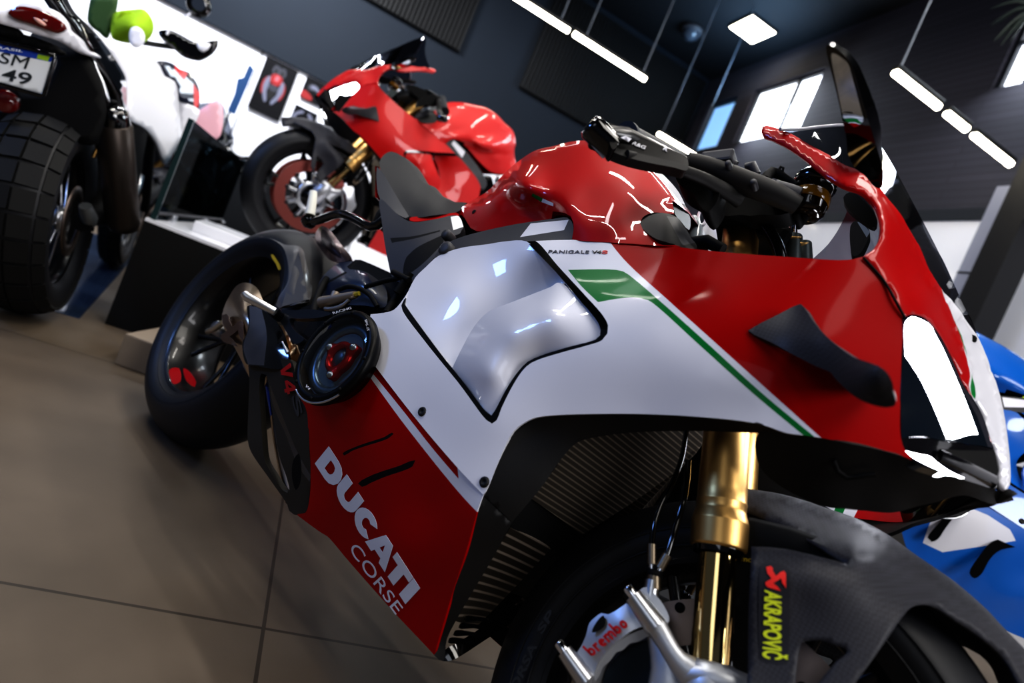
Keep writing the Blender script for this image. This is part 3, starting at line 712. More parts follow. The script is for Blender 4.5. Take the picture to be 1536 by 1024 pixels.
nose = mb.build('nose_fairing', [RED, WHITE, GREEN, DARK], bike)
bm = bmesh.new(); bm.from_mesh(nose.data); bmesh.ops.remove_doubles(bm, verts=bm.verts, dist=2e-4); bmesh.ops.recalc_face_normals(bm, faces=bm.faces); bm.to_mesh(nose.data); bm.free()
sm_ = nose.modifiers.new('smooth', 'SMOOTH'); sm_.factor = .5; sm_.iterations = 10; sm_.use_x = False; sm_.use_z = False
so = nose.modifiers.new('thickness', 'SOLIDIFY'); so.thickness = .004; so.offset = -1; so.material_offset = 3; so.material_offset_rim = 0
# dark line of the panel joint
mb = MB(); jl = catmull([(1295,386),(1326,421.5),(1342,449),(1357,476)], False, 6)
mb.tube([at(p[0], p[1], NOSE_Y(p[0], p[1])-.0008) for p in jl], .0016, n=6); mb.build('panel_joint', [DARK], bike)

# ---- windscreen: smoked bubble rising from the nose
W_Y = TPS([(1187,201.5,-.174),(1243,233,-.176),(1298,260,-.17),(1325,291,-.158),(1353,329,-.14),(1378,372,-.115),(1412,437,-.07),(1453,490,-.02),(1469,514,-.004),(1461,488,-.001),(1445,457,0),(1430,424,0),(1409,380,0),(1376,316,0),(1337,244,0),(1309,199,0),(1288,190,-.04),(1264,187,-.095),(1220,192,-.145),(1270,220,-.14)], .004)
scr = [(1170,194),(1187,201),(1212,215.5),(1243,232.5),(1268,248),(1287,254.5),(1298,259.5),(1312,273),(1325,290),(1353,328),(1378,371),(1400,421),(1412,436),(1430,458),(1453,489),(1469,513,True),(1461,488),(1445,457),(1430,424),(1409,380),(1376,316),(1337,244),(1309,199,True),(1288,190),(1264,187.5),(1230,190),(1200,193.5)]
co, fa, fm = panel('windscreen', scr, W_Y, [SMOKE], bike, raw=True, sp=9)
mb = MB()
for sgn in (1, -1): mb.add([Vector((v.x, sgn*v.y, v.z)) for v in co], fa, 0)
scrn = mb.build('windscreen', [SMOKE], bike)
bm = bmesh.new(); bm.from_mesh(scrn.data); bmesh.ops.remove_doubles(bm, verts=bm.verts, dist=3e-4); bmesh.ops.recalc_face_normals(bm, faces=bm.faces); bm.to_mesh(scrn.data); bm.free()
# bright edge bead and black lower mounting strip of the screen
mb = MB(); e = catmull([(1170,194),(1200,193.5),(1230,190),(1264,187.5),(1288,190),(1309,199)], False, 8)
mb.tube([at(p[0], p[1], W_Y(p[0], p[1])) for p in e], .0022, n=6)
mb.build('screen_edge', [mat('pale_edge', '#9a9aa2', .3)], bike)
mb = MB(); V = []
for k, (p, q) in enumerate(zip(catmull([(1322,283),(1340,310),(1362,345),(1384,388),(1402,424),(1418,442)], False, 8), catmull([(1346,268),(1367,308),(1387,346),(1408,386),(1424,420),(1436,446)], False, 8))):
    V += [at(p[0], p[1], W_Y(p[0], p[1])*.97+.004), at(q[0], q[1], W_Y(q[0], q[1])+.004)]
ns = len(V)//2
V += [Vector((v.x, -v.y+.0, v.z)) for v in V]
mb.add(V, [[2*i, 2*i+1, 2*i+3, 2*i+2] for i in range(ns-1)]+[[2*ns+2*i, 2*ns+2*i+1, 2*ns+2*i+3, 2*ns+2*i+2] for i in range(ns-1)], 0)
mb.build('screen_mask', [GLOSSB], bike)

# ---- mirrors on winged stalks
MI_Y = TPS([(1242,70,-.375),(1272,90,-.36),(1297,163,-.325),(1315,222,-.28),(1325,262,-.225),(1318,285,-.2),(1290,258,-.235),(1270,210,-.285),(1256,144,-.33),(1240,80,-.37)])
mir_out = [(1239,72),(1241,67),(1247,68),(1258,76),(1270,86.5),(1276,95),(1281,108),(1289,135),(1297,163),(1306,192),(1315,222),(1322,245),(1325,262),(1322,282),(1312,280),(1296,262),(1284,254),(1277,243),(1272,229),(1270,210),(1265,185),(1256,144),(1247,108),(1240,80)]
mirg = [(1247.5,79.5),(1252,80),(1270,92.5),(1273,97),(1280,121),(1290,158),(1295,181),(1291,186),(1281,191),(1276,187),(1266,178),(1264,172),(1256,134),(1247.5,92)]
mo = panel('mirror', mir_out, MI_Y, [GLOSSB], bike, sp=6, thick=.018, mirror=True)
for o, sg in zip(mo, (1, -1)):
    c2, f2, m2 = panel('mirror_glass', mirg, lambda x, y: MI_Y(x, y)-.001, [MIRR], bike, raw=True, sp=6)
    g = sheet('mirror_glass', [Vector((v.x, v.y*sg, v.z)) for v in c2], [f if sg == 1 else f[::-1] for f in f2], m2, [MIRR], o, .0008, flip=False)

# ---- headlamps
HL_Y = TPS([(1356,476,-.158),(1351,600,-.153),(1351,655,-.15),(1358,674,-.148),(1368,471,-.15),(1387,477,-.134),(1404,494,-.11),(1424,529,-.085),(1445,576,-.058),(1459,596,-.044),(1473,620,-.03),(1490,672,-.016),(1415,661,-.088),(1400,580,-.105),(1440,660,-.06)])
hl_out = [(1357,476,True),(1368,471.5),(1388,477.5),(1404,494.5),(1424,529.5),(1445,576.5),(1459,596.5),(1473,621),(1491,673,True),(1470,668),(1440,664),(1415,661),(1385,655),(1352,657,True),(1351,600),(1353,540)]
hl_lit = [(1357.5,533,True),(1358,483),(1367,475),(1384,480),(1396,488),(1410,514),(1428,553),(1448,600),(1467,651,True),(1450,653),(1440,656),(1430,659),(1420,658,True),(1400,610),(1380,568)]
hl_rim = [(1404,496,True),(1424,531,True),(1445,578,True),(1473,622,True),(1490,671,True),(1482,670,True),(1466,625,True),(1440,578,True),(1420,533,True),(1398,492,True)]
HLB = mat('headlamp_dark_glass', '#06141f', .08, coat=1, coat_rough=.01)
panel('headlight', hl_out, HL_Y, [HLB, LAMP, CHROME], bike, regions=[(hl_lit, 1), (hl_rim, 2)], sp=7, thick=.02, mirror=True)
# ---- ram-air mouth under the headlamp
IN_Y = TPS([(1351,657,-.15),(1358,676,-.147),(1379,698,-.135),(1424,709,-.1),(1447,719,-.075),(1491,734,-.014),(1491,673,-.016),(1499,707,-.008),(1415,661,-.09),(1420,685,-.085)])
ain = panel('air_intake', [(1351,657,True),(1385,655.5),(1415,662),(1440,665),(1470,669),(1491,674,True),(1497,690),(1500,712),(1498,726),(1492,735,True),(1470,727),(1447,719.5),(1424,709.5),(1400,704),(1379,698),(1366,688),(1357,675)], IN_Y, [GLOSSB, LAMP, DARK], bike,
      regions=[([(1358,676,True),(1374,680),(1396,685),(1404,692),(1424,706),(1447,717,True),(1440,718,True),(1415,708),(1388,696),(1368,685)],1), ([(1408,673,True),(1440,675,True),(1492,676,True),(1498,705,True),(1493,722,True),(1460,703),(1425,692),(1404,688)],2)], sp=6, thick=.01, mirror=True)  # LAMP band: headlamp reflection on the gloss black, painted in as a glow
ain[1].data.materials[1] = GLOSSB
mb = MB(); mb.tube([at(1409, 684, -.1), at(1435, 695, -.082), at(1465, 709, -.05), at(1491, 722, -.018)], .008, n=10, step=.01, flat=.5); mb.build('intake_vane', [GLOSSB], bike)
# ---- black undercowl
U_Y = TPS([(1150,640,-.19),(1226,656,-.18),(1250,661,-.177),(1328,677,-.155),(1368,690,-.142),(1424,710,-.098),(1447,720,-.074),(1491,735,-.012),(1489,756,-.005),(1447,742,-.04),(1374,759,-.05),(1340,768,-.06),(1299,766,-.075),(1240,760,-.1),(1160,720,-.12)])
panel('undercowl', [(1150,640,True),(1168,648),(1181,650),(1205,653),(1226,656),(1250,660.5),(1328,676.5),(1368,690),(1379,698),(1424,710),(1447,720),(1491,735,True),(1506,738),(1516,740),(1521,750),(1510,753),(1489,756),(1447,743),(1400,754),(1374,760),(1340,768.5),(1299,766),(1268,763),(1240,760),(1200,745),(1165,725),(1140,700),(1134,660)], U_Y, [MATTE], bike, sp=9, thick=.004, mirror=True)
RT = lambda x, y: .13
panel('fairing_return', [(1238,759,True),(1268,762),(1299,765),(1340,767),(1375,760,True),(1375,781,True),(1340,783),(1310,780),(1275,775),(1255,768)], RT, [WHITE, GREEN, RED], bike, regions=[([(1255,755,True),(1270,757,True),(1262,775,True),(1250,770,True)],1),([(1289,760,True),(1380,755,True),(1380,790,True),(1276,785,True)],2)], sp=6, thick=.004)
panel('inner_duct', [(1375,760,True),(1447,743,True),(1489,754,True),(1440,769,True),(1375,781,True)], RT, [MATTE], bike, sp=8, thick=.004)
panel('inner_duct', [(1040,630),(1240,640),(1330,680),(1400,720),(1380,762),(1299,768),(1240,764),(1180,752),(1120,738),(1060,720)], lambda x, y: .15, [DARK], bike, sp=16, thick=.004)
mb = MB(); mb.tube([at(1250, 690, -.155), at(1256, 706, -.148), at(1270, 716, -.14), at(1298, 712, -.14), at(1312, 711, -.138)], .003, n=6, step=.01); mb.build('undercowl_groove', [DARK], bike)

# ---- winglet: twisted matte carbon blade standing off the fairing
WG_Y = TPS([(1123,495,-.222),(1200,457,-.222),(1208,460,-.228),(1240,500,-.245),(1290,536,-.27),(1315,548,-.285),(1330,555,-.285),(1342,580,-.275),(1343,605,-.258),(1330,612,-.252),(1290,600,-.248),(1250,572,-.24),(1190,530,-.228),(1310,580,-.275),(1220,510,-.24),(1300,560,-.28)])
wing_out = [(1122,495.5,True),(1140,485),(1170,470),(1192,458.5),(1201,455.5),(1207,462),(1220,482),(1238,503),(1262,523),(1285,537),(1305,544),(1318,549),(1330,558),(1338,572),(1341,590),(1344,603),(1341,609),(1332,611),(1312,608),(1288,598),(1268,583),(1252,567),(1246,559),(1225,550),(1190,532),(1160,515),(1130,501)]
panel('winglet', wing_out, WG_Y, [CARB], bike, sp=7, thick=.008, mirror=True)
rt = [at(p[0], p[1], FAIR_Y(p[0], p[1])+.003) for p in ((1215,490),(1240,515),(1270,540),(1300,560),(1318,585))]
tp = [at(p[0], p[1], WG_Y(p[0], p[1])+.005) for p in ((1215,490),(1240,515),(1270,540),(1300,560),(1318,585))]
for sg in (1, -1):
    mb = MB(); mb.add([Vector((q.x, q.y*sg, q.z)) for q in rt+tp], [[i, i+1, i+6, i+5] for i in range(4)], 0); mb.build('winglet_foot', [CARB], bike)

# ---- front mudguard: carbon, follows the steering
FE_Y = TPS([(1127,734,-.06),(1180,743,-.056),(1236,764,-.052),(1288,782,-.048),(1330,805,-.045),(1375,839,-.038),(1431,880,-.03),(1480,925,-.022),(1506,955,-.016),(1536,989,-.01),(1127,768,-.088),(1200,803,-.1),(1262,841,-.128),(1300,850,-.122),
  (1127,820,-.143),(1161,822,-.143),(1206,831,-.142),(1250,845,-.138),(1122,996,-.146),(1200,900,-.146),(1296,1007,-.14),(1333,955,-.128),(1367,912,-.108),(1408,912,-.083),(1440,935,-.07),(1480,959,-.055),(1532,1024,-.04),(1280,900,-.138),(1350,880,-.098),(1560,1060,-.03)], .02)
fe_out = [(1100,730,True),(1127,734),(1180,744),(1236,763),(1288,782),(1330,805),(1375,839),(1431,880),(1480,925),(1506,955),(1536,989),(1580,1045,True),(1550,1058,True),(1532,1026),(1513,992),(1480,959),(1435,929),(1408,911),(1386,905),(1367,911),(1350,930),(1333,955),(1296,1007),(1255,1060,True),(1120,1060,True),(1122,996),(1123,921),(1127,820,True),(1161,821.5),(1206,830),(1240,838),(1274,847,True),(1245,829),(1205,804),(1160,783),(1127,769),(1100,760,True)]
notch = [(1199,975),(1202,964),(1212,961),(1230,960),(1248,966),(1272,976),(1252,994),(1228,1024),(1212,1052),(1192,1050),(1194,1010)]
co, fa, fm = panel('front_mudguard', fe_out, FE_Y, [CARB], bike, raw=True, sp=9, frame=STEERM, holes=[notch],
     regions=[([(1127,730,True),(1236,760,True),(1340,800,True),(1400,850,True),(1340,850,True),(1270,832,True),(1205,803,True),(1127,769,True)],0)])
mb = MB()
for sgn in (1, -1): mb.add([Vector((v.x, sgn*v.y, v.z)) for v in co], fa, 0)
cr_ = catmull([(1100,730),(1127,734),(1180,744),(1236,763),(1288,782),(1330,805),(1375,839),(1431,880),(1480,925),(1506,955),(1536,989),(1580,1045)], False, 9); V = []
for p in cr_:
    q = at(p[0], p[1], FE_Y(p[0], p[1]), STEERM); V += [Vector((q.x, q.y*t, q.z+.012*(1-t*t))) for t in (1, .7, .35, 0, -.35, -.7, -1)]
mb.add(V, [[i*7+j, i*7+j+1, i*7+j+8, i*7+j+7] for i in range(len(cr_)-1) for j in range(6)], 0)
fen = mb.build('front_mudguard', [CARB], bike, STEERM)
bm = bmesh.new(); bm.from_mesh(fen.data); bmesh.ops.remove_doubles(bm, verts=bm.verts, dist=1e-4); bmesh.ops.recalc_face_normals(bm, faces=bm.faces); bm.to_mesh(fen.data); bm.free()
sm_ = fen.modifiers.new('smooth', 'SMOOTH'); sm_.factor = .5; sm_.iterations = 6; sm_.use_x = False; sm_.use_z = False
so = fen.modifiers.new('thickness', 'SOLIDIFY'); so.thickness = .004; so.offset = -1
# dark inner side arm of the mudguard, seen in the gap over the plate
mb = MB(); mb.tube([at(1120, 800, -.1, STEERM), at(1180, 815, -.1, STEERM), at(1250, 842, -.1, STEERM)], .02, n=8, flat=.3); mb.build('mudguard_bracket', [DARK], bike, STEERM)

# ---- wheels
def wheel(name, c, Rr, w, crown, rim_r, rim_w, frame, spokes, disc_r=None, discs=(), label=None):
    c = Vector(c); mb = MB()
    hw = rim_w/2
    # rim: well between two flanges
    mb.lathe([(rim_r, -hw), (rim_r-.006, -hw), (rim_r-.012, -hw+.008), (rim_r-.016, -hw+.02), (rim_r-.03, -hw*.35), (rim_r-.03, hw*.35), (rim_r-.016, hw-.02), (rim_r-.012, hw-.008), (rim_r-.006, hw), (rim_r, hw), (rim_r-.002, hw-.006), (rim_r-.018, hw*.3), (rim_r-.018, -hw*.3), (rim_r-.002, -hw+.006)], c, (0, 1, 0), n=72, closed=True)
    rimo = mb.build(name, [RIMB], bike, frame)
    hb = MB(); hb.lathe([(0, -.055), (.026, -.055), (.03, -.04), (.036, -.03), (.036, .03), (.03, .04), (.026, .055), (0, .055)], c, (0, 1, 0), n=32); hb.build('hub', [RIMB], rimo)
    for k in range(spokes):
        for s in (-1, 1):
            a = 2*PI*k/spokes; b = a+s*.17
            sp_ = MB(); sp_.tube([c+Vector((math.cos(a+s*.1), 0, math.sin(a+s*.1)))*.03, c+Vector((math.cos(a+s*.05), -.012, math.sin(a+s*.05)))*.09, c+Vector((math.cos(b)*(rim_r-.02), -.02, math.sin(b)*(rim_r-.02)))], [.013, .0085, .0075], n=8, step=.02, flat=.7); sp_.build('spoke', [RIMB], rimo)
    t = MB(); prof = [(rim_r-.012, -hw+.004), (rim_r+.002, -hw-.004), (rim_r+.012, -w*.47), (Rr-crown*1.05, -w*.5), (Rr-crown*.85, -w*.492), (Rr-crown*.62, -w*.44), (Rr-crown*.38, -w*.35), (Rr-crown*.16, -w*.23), (Rr-crown*.03, -w*.1)]
    prof = prof+[(Rr, 0)]+[(r_, -h) for r_, h in prof[::-1]]
    prof = [(float(q[0]), float(q[1])) for q in catmull(prof, False, .008)]
    t.lathe(prof, c, (0, 1, 0), n=96); t.build('tyre', [RUBBER], rimo)
    # moulded rings on the sidewall and bead
    for r_, h_ in ((rim_r+.008, -hw-.008), (rim_r+.03, -w*.495)):
        g = MB(); g.lathe([(r_-.0015, h_+.001), (r_, h_-.0022), (r_+.0015, h_+.001)], c, (0, 1, 0), n=96); g.build('sidewall_ring', [RUBBER], rimo)
    for y in discs:
        d = MB(); n = 108; V = []; F = []
        ri, ro = disc_r*.7, disc_r
        d.lathe([(ri, -.0025), (ro, -.0025), (ro, .0025), (ri, .0025)], c+Vector((0, y, 0)), (0, 1, 0), n=90, closed=True)
        for q in d.sm: pass
        d.sm = [False]*len(d.sm); dd = d.build('brake_disc', [STEEL], rimo)
        for k in range(30):
            a = 2*PI*k/30; r_ = ri+(ro-ri)*(.25, .55, .82)[k % 3]
            h = MB(); h.lathe([(0, -.0029), (.0062, -.0029), (.0062, .0029), (0, .0029)], c+Vector((math.cos(a)*r_, y, math.sin(a)*r_)), (0, 1, 0), n=14)
            if y < 0: h.build('disc_hole', [DARK], rimo)
        cr = MB(); cr.lathe([(.05, -.004), (ri*.62, -.004), (ri*.62, .004), (.05, .004)], c+Vector((0, y+.012, 0)), (0, 1, 0), n=40, closed=True); cr.build('disc_carrier', [ALU], rimo)
        for k in range(10):
            a = 2*PI*k/10; b_ = MB(); b_.tube([c+Vector((math.cos(a)*ri*.6, y+.01, math.sin(a)*ri*.6)), c+Vector((math.cos(a)*(ri+.004), y, math.sin(a)*(ri+.004)))], .008, n=8, flat=.5); b_.build('carrier_arm', [ALU], rimo)
            b2 = MB(); b2.lathe([(0, -.006), (.009, -.006), (.009, .006), (0, .006)], c+Vector((math.cos(a)*(ri-.002), y, math.sin(a)*(ri-.002))), (0, 1, 0), n=14); b2.build('disc_bobbin', [RIMB], rimo)
    return rimo
FA = Vector((1.469, 0, .299)); RA = Vector((0, 0, .333))
front_wheel = wheel('front_wheel', FA, .299, .118, .055, .222, .098, STEERM, 5, .165, (-.066, .066))
rear_wheel = wheel('rear_wheel', RA, .333, .196, .078, .222, .158, None, 5)

# ---- fork legs
for sg in (1, -1):
    P = lambda x, y: Vector((lambda v: (v.x, v.y*sg, v.z))(at(x, y, -.105, STEERM)))
    p0, p1 = P(1062, 1040), P(1106, 420)
    ax = (p1-p0).normalized()
    def on(y):   # point on the leg seen at photo height y
        q = P(1062+(1040-y)*(1106-1062)/620, y); return p0+ax*((q-p0).dot(ax))
    rad = lambda wpx, y: pxr(wpx, at(1062+(1040-y)*(1106-1062)/620, y, -.105, STEERM), STEERM)
    fk = MB(); c = on(824); L = lambda y: (on(y)-c).dot(ax)
    fk.lathe([(rad(70, 824), L(824)), (rad(80, 822), L(822.5)), (rad(82, 820), L(820)), (rad(82, 819), L(819)), (rad(82, 784), L(784)), (rad(82, 783), L(783)), (rad(81, 781), L(781.5)), (rad(73, 768), L(768)), (rad(72, 767), L(767)), (rad(71.5, 764), L(764)), (rad(72, 757), L(757)), (rad(73, 755), L(755)), (rad(73, 753), L(753)), (rad(71, 751), L(751)), (rad(71, 735), L(735)), (rad(66, 660), L(660)), (rad(58, 500), L(500)), (rad(53, 400), L(400)), (rad(51, 330), L(330)), (0, L(326))], c, ax, n=48)
    fo = fk.build('fork_leg', [GOLD], bike, STEERM)
    sl = MB(); sl.lathe([(rad(72, 826), L(832)), (rad(74, 824), L(824)), (rad(74, 820), L(818)), (rad(60, 820), L(816))], c, ax, n=40); sl.build('dust_seal', [GLOSSB], fo)
    tb = MB(); tb.lathe([(.0215, L(820)), (.0215, L(1060))], c, ax, n=48); tb.build('slider_tube', [GOLDC], fo)
# ---- brake caliper, its bolts, fork foot, fittings and hoses (both sides)
def cal_side(sg):
    def P(x, y, Y): v = at(x, y, Y, STEERM); return Vector((v.x, v.y*sg, v.z))
    def pan(name, out, Yv, mt, th, par=bike, sp=5, flipm=False):
        co, fa, fm = panel(name, out, TPS(Yv) if isinstance(Yv, list) else (lambda x, y: Yv), [mt], bike, raw=True, sp=sp, frame=STEERM)
        return sheet(name, [Vector((v.x, v.y*sg, v.z)) for v in co], [f if sg == 1 else f[::-1] for f in fa], fm, [mt], par, th, frame=STEERM if par is bike else None)
    out = [(862,986),(872,968),(879,952),(884,934),(893,925),(902,919),(912,921),(924,915),(940,904),(952,893),(960,884),(970,880),(984,893),(994,905),(1004,930),(990,942),(972,938),(955,942),(936,953),(920,966),(905,982),(893,1003),(888,1022),(880,1032),(868,1010)]
    cal = pan('brake_caliper', out, [(862,986,-.128),(902,919,-.13),(960,884,-.128),(1000,930,-.126),(920,966,-.136),(888,1022,-.13),(930,930,-.137)], ALUC, .035, sp=6)
    inn = [(905,984),(921,968),(937,956),(956,946),(975,943),(985,950),(970,955),(958,962),(945,965),(934,975),(925,978),(916,990),(905,1000),(898,1015),(890,1022),(896,1003)]
    pan('caliper_inner_step', inn, [(905,984,-.126),(975,943,-.122),(890,1022,-.122)], ALUC, .03, cal)
    pan('brake_pad', [(925,985),(945,968),(968,960),(985,956),(985,1000),(970,1030),(930,1035),(905,1025),(912,1002)], -.102, mat('pad_dark_blue', '#1d2730', .35, .5), .01, cal)
    for (a, b, r_) in (((847,976),(880,1022),25),((950,893),(984,940),29)):
        t = MB(); t.tube([P(a[0], a[1], -.138), P(b[0], b[1], -.132)], [pxr(r_, at(*a, -.138, STEERM), STEERM), pxr(r_+7, at(*b, -.138, STEERM), STEERM)], n=20); t.build('caliper_bolt_boss', [ALU], cal)
        t = MB(); d = (P(a[0], a[1], -.138)-P(b[0], b[1], -.132)).normalized(); q = P(a[0], a[1], -.138)
        t.lathe([(0, .012), (.0055, .012), (.0065, .010), (.0065, -.002)], q, d, n=12); t.build('caliper_bolt', [CHROME], cal)
    pan('caliper_bridge_slot', [(888,948),(895,932),(905,923),(908,928),(906,938),(896,946)], -.1372, DARK, .002, cal)
    # fork foot reaching to the caliper
    foot = MB(); foot.tube([P(983, 936, -.128), P(1000, 965, -.128), P(1016, 990, -.126), P(1040, 1012, -.118)], [.013, .011, .012, .02], n=14, step=.01, flat=.8)
    fo = foot.build('fork_foot', [ALUC], bike, STEERM)
    f2 = MB(); f2.tube([P(985, 950, -.115), P(1000, 1000, -.115), P(1000, 1060, -.112)], [.012, .018, .024], n=14, step=.01, flat=.6); f2.build('foot_web', [ALUC], fo)
    f3 = MB(); f3.tube([P(1028, 1010, -.122), P(1072, 1018, -.122), P(1120, 1040, -.11)], [.012, .016, .018], n=14, step=.01, flat=.9); f3.build('foot_clamp', [ALUC], fo)
    f4 = MB(); c0 = at(1066, 1010, -.105, STEERM); c0 = Vector((c0.x, c0.y*sg, c0.z)); a_ = Vector((-math.sin(R(24.5)), 0, math.cos(R(24.5)))); f4.lathe([(.0225, .012), (.028, .008), (.033, -.012), (.033, -.09), (.0, -.1)], c0, a_, n=28); f4.build('foot_socket', [ALUC], fo)
    for pts, rr, mt, nm in (([(979,870),(975,900)], [.009, .010], ALU, 'banjo_block'), ([(981,862),(981,884)], [.0085, .0085], BRONZE, 'banjo_bolt')):
        t = MB(); t.tube([P(x, y, -.118) for x, y in pts], rr, n=14); t.build(nm, [mt], cal)
    t = MB(); q = P(982, 858, -.118); t.lathe([(0, .004), (.0085, .004), (.0095, 0), (.0095, -.01)], q, (-.3, -.4, .9), n=18); t.build('bleed_cap', [DARK], cal)
    for pts in ([(978,860),(977,845)], [(987,862),(992,850)]):
        t = MB(); t.tube([P(x, y, -.118) for x, y in pts], .0035, n=10); t.build('hose_nipple', [CHROME], cal)
    for pts, up in (([(977.5,846),(977.5,816)], 1), ([(990,852),(1001,832)], 1)):
        t = MB(); t.tube([P(x, y, -.118) for x, y in pts], .0058, n=12); t.build('hose_ferrule', [BRONZE], cal)
    t = MB(); t.tube([P(x, y, Y) for x, y, Y in ((977.5,818,-.118),(981,790,-.116),(990,760,-.11),(1008,725,-.1),(1022,690,-.09),(1030,640,-.08))], .0036, n=10, step=.008); t.build('brake_hose', [GLOSSB], cal)
    t = MB(); t.tube([P(x, y, Y) for x, y, Y in ((1000,833,-.118),(1008,808,-.116),(1018,775,-.11),(1024,755,-.108),(1030,720,-.1),(1032,690,-.1))], .0042, n=10, step=.008); t.build('brake_hose', [GLOSSB], cal)
    return cal
caliper = cal_side(1)
cal_side(-1)
# ---- engine mass behind the fairings
mb = MB(); mb.box((.92, 0, .45), (.46, .30, .34), bev=.04); mb.build('engine_block', [DARK], bike)
mb = MB(); mb.box((.55, 0, .52), (.36, .22, .26), bev=.04); mb.build('crankcase', [DARK], bike)
mb = MB(); mb.tube([(.5, .11, .42), (.25, .125, .38), (.02, .12, .335)], [.05, .04, .05], n=14, step=.03); mb.build('swingarm', [RIMB], bike)
mb = MB(); mb.box((1.02, 0, .82), (.3, .26, .1), bev=.02); mb.build('airbox', [DARK], bike)
mb = MB(); mb.box((.42, 0, .78), (.26, .16, .07), bev=.03); mb.build('subframe', [DARK], bike)

# ---- clutch cover with the clear window
cc = at(503, 534, -.25)
mb = MB(); mb.lathe([(.071, .004), (.074, .008), (.084, .007), (.0875, .002), (.0875, -.006), (.073, -.03)], cc, (0, -1, 0), n=64, closed=True); cl = mb.build('clutch_cover', [mat('satin_black_ring', '#050506', .4, spec=.25)], bike)
mb = MB(); mb.lathe([(0, -.014), (.071, -.014)], cc, (0, -1, 0), n=48); mb.build('clutch_basket', [mat('clutch_basket_grey', '#66737c', .5, .1)], cl)
mb = MB(); mb.lathe([(.05, -.014), (.053, -.008), (.067, -.008), (.069, -.014)], cc, (0, -1, 0), n=48); mb.build('basket_rim', [mat('clutch_basket_steel', '#7a858d', .3, .8)], cl)
mb = MB()
lob = []
for k in range(60):
    a = 2*PI*k/60; lob.append((math.cos(a)*(.029+.012*max(0, math.cos(3*(a-.9)))**2), math.sin(a)*(.029+.012*max(0, math.cos(3*(a-.9)))**2)))
inn = [(math.cos(2*PI*k/60)*.021, math.sin(2*PI*k/60)*.021) for k in range(60)]
o_ = cc+Vector((.004, .008, .002)); V = [o_+Vector((a, -.006, b)) for a, b in lob]+[o_+Vector((a, -.01, b)) for a, b in inn]+[o_+Vector((a, .008, b)) for a, b in lob]+[o_+Vector((a*.9, .008, b*.9)) for a, b in inn]
mb.add(V, [[i, (i+1) % 60, (i+1) % 60+60, i+60] for i in range(60)]+[[i, i+120, (i+1) % 60+120, (i+1) % 60] for i in range(60)]+[[i+60, (i+1) % 60+60, (i+1) % 60+180, i+180] for i in range(60)], 0)
pp = mb.build('pressure_plate', [REDAN], cl)
for k in range(3):
    a = .9+2*PI*k/3; mb = MB(); mb.lathe([(0, .013), (.0035, .013), (.0035, .01), (.006, .01), (.006, 0)], o_+Vector((math.cos(a)*.034, 0, math.sin(a)*.034)), (0, -1, 0), n=16); mb.build('plate_bolt', [ALU], pp)
mb = MB(); mb.lathe([(0, .006), (.008, .006), (.012, .004), (.018, 0), (.022, -.005)], o_, (0, -1, 0), n=32); mb.build('bearing_cap', [mat('cap_grey', '#5a6068', .35, .6)], cl)
mb = MB(); mb.lathe([(0, .012), (.03, .0115), (.055, .0095), (.072, .0065)], cc, (0, -1, 0), n=48); gl = mb.build('window', [CLEAR], cl)
for k in range(8):
    a = 2*PI*k/8+.3; mb = MB(); mb.lathe([(0, .009), (.003, .009), (.003, .006)], cc+Vector((math.cos(a)*.08, 0, math.sin(a)*.08)), (0, -1, 0), n=10); mb.build('cover_bolt', [DARK], cl)
mb = MB(); arc = [cc+Vector((math.cos(a)*.0865, -.0045, math.sin(a)*.0865)) for a in np.linspace(-1.9, -.55, 24)]; mb.tube(arc, .0022, n=6); mb.build('ring_edge', [ALU], cl)
CY = lambda x, y: -.2583
for t, q in (('RACING', ((500,471),(527,463),(526,459.5),(498,467.5))), ('SPORT', ((547,480),(551,497),(554,495),(550,478))), ('V4', ((457,579),(463,585),(466,582),(460,576)))):
    lettering('lettering', t, q[0], q[1], q[2], q[3], CY, TEXTW, bike, off=.0006, nref=0)

# ---- titanium silencer, its black heat shield and the pipe seen through it
X_Y = TPS([(363,425,-.165),(350,435,-.165),(336,458,-.165),(333,479,-.165),(340,500,-.165),(355,526,-.165),(373,560,-.165),(390,445,-.17),(400,500,-.18),(362,470,-.215),(375,520,-.205),(355,490,-.2)])
panel('silencer', [(363,424),(354,429),(345,442),(337,458),(332.5,478),(337,494),(354,525),(368,552),(378,572),(395,580),(405,540),(404,490),(396,455),(385,431),(374,424.5)], X_Y, [TITAN], bike, sp=6, thick=.1)
K_Y = TPS([(371,458,-.215),(373,489,-.215),(363,514,-.212),(368,545,-.21),(400,470,-.205),(418,490,-.2),(430,540,-.2),(410,520,-.21)])
panel('silencer_shield', [(371,459),(378,456),(392,462),(406,472),(418,486),(428,510),(432,540),(424,552),(400,552),(384,548),(370,546),(364,528),(364,513),(370,500),(373,486),(371,470)], K_Y, [GLOSSB, GREYP], bike, regions=[([(374,458,True),(392,462,True),(400,500),(396,548,True),(372,546,True),(365,520),(374,488)],1)], sp=6, thick=.01)
Q_Y = TPS([(374,545,-.2),(372,662,-.17),(377,678,-.165),(431,756,-.13),(441,771,-.125),(455,771,-.127),(465,720,-.152),(462,624,-.186),(443,563,-.2),(438,540,-.205),(410,620,-.18)])
q_out = [(372,543,True),(392,540),(420,538),(436,540),(444,565),(452,597),(459,612),(462.5,626),(463.5,670),(466,715),(464,742),(461,764),(456,771),(441,771.5),(434,766),(431,757),(405,719),(377,678),(372,662),(372.5,610),(374,570)]
q_hole = [(392,560),(389,580),(391,620),(393,652),(397,690),(409,712),(424,735),(431,739),(434,734),(430,716),(419,684),(411,636),(404,590),(399,562)]
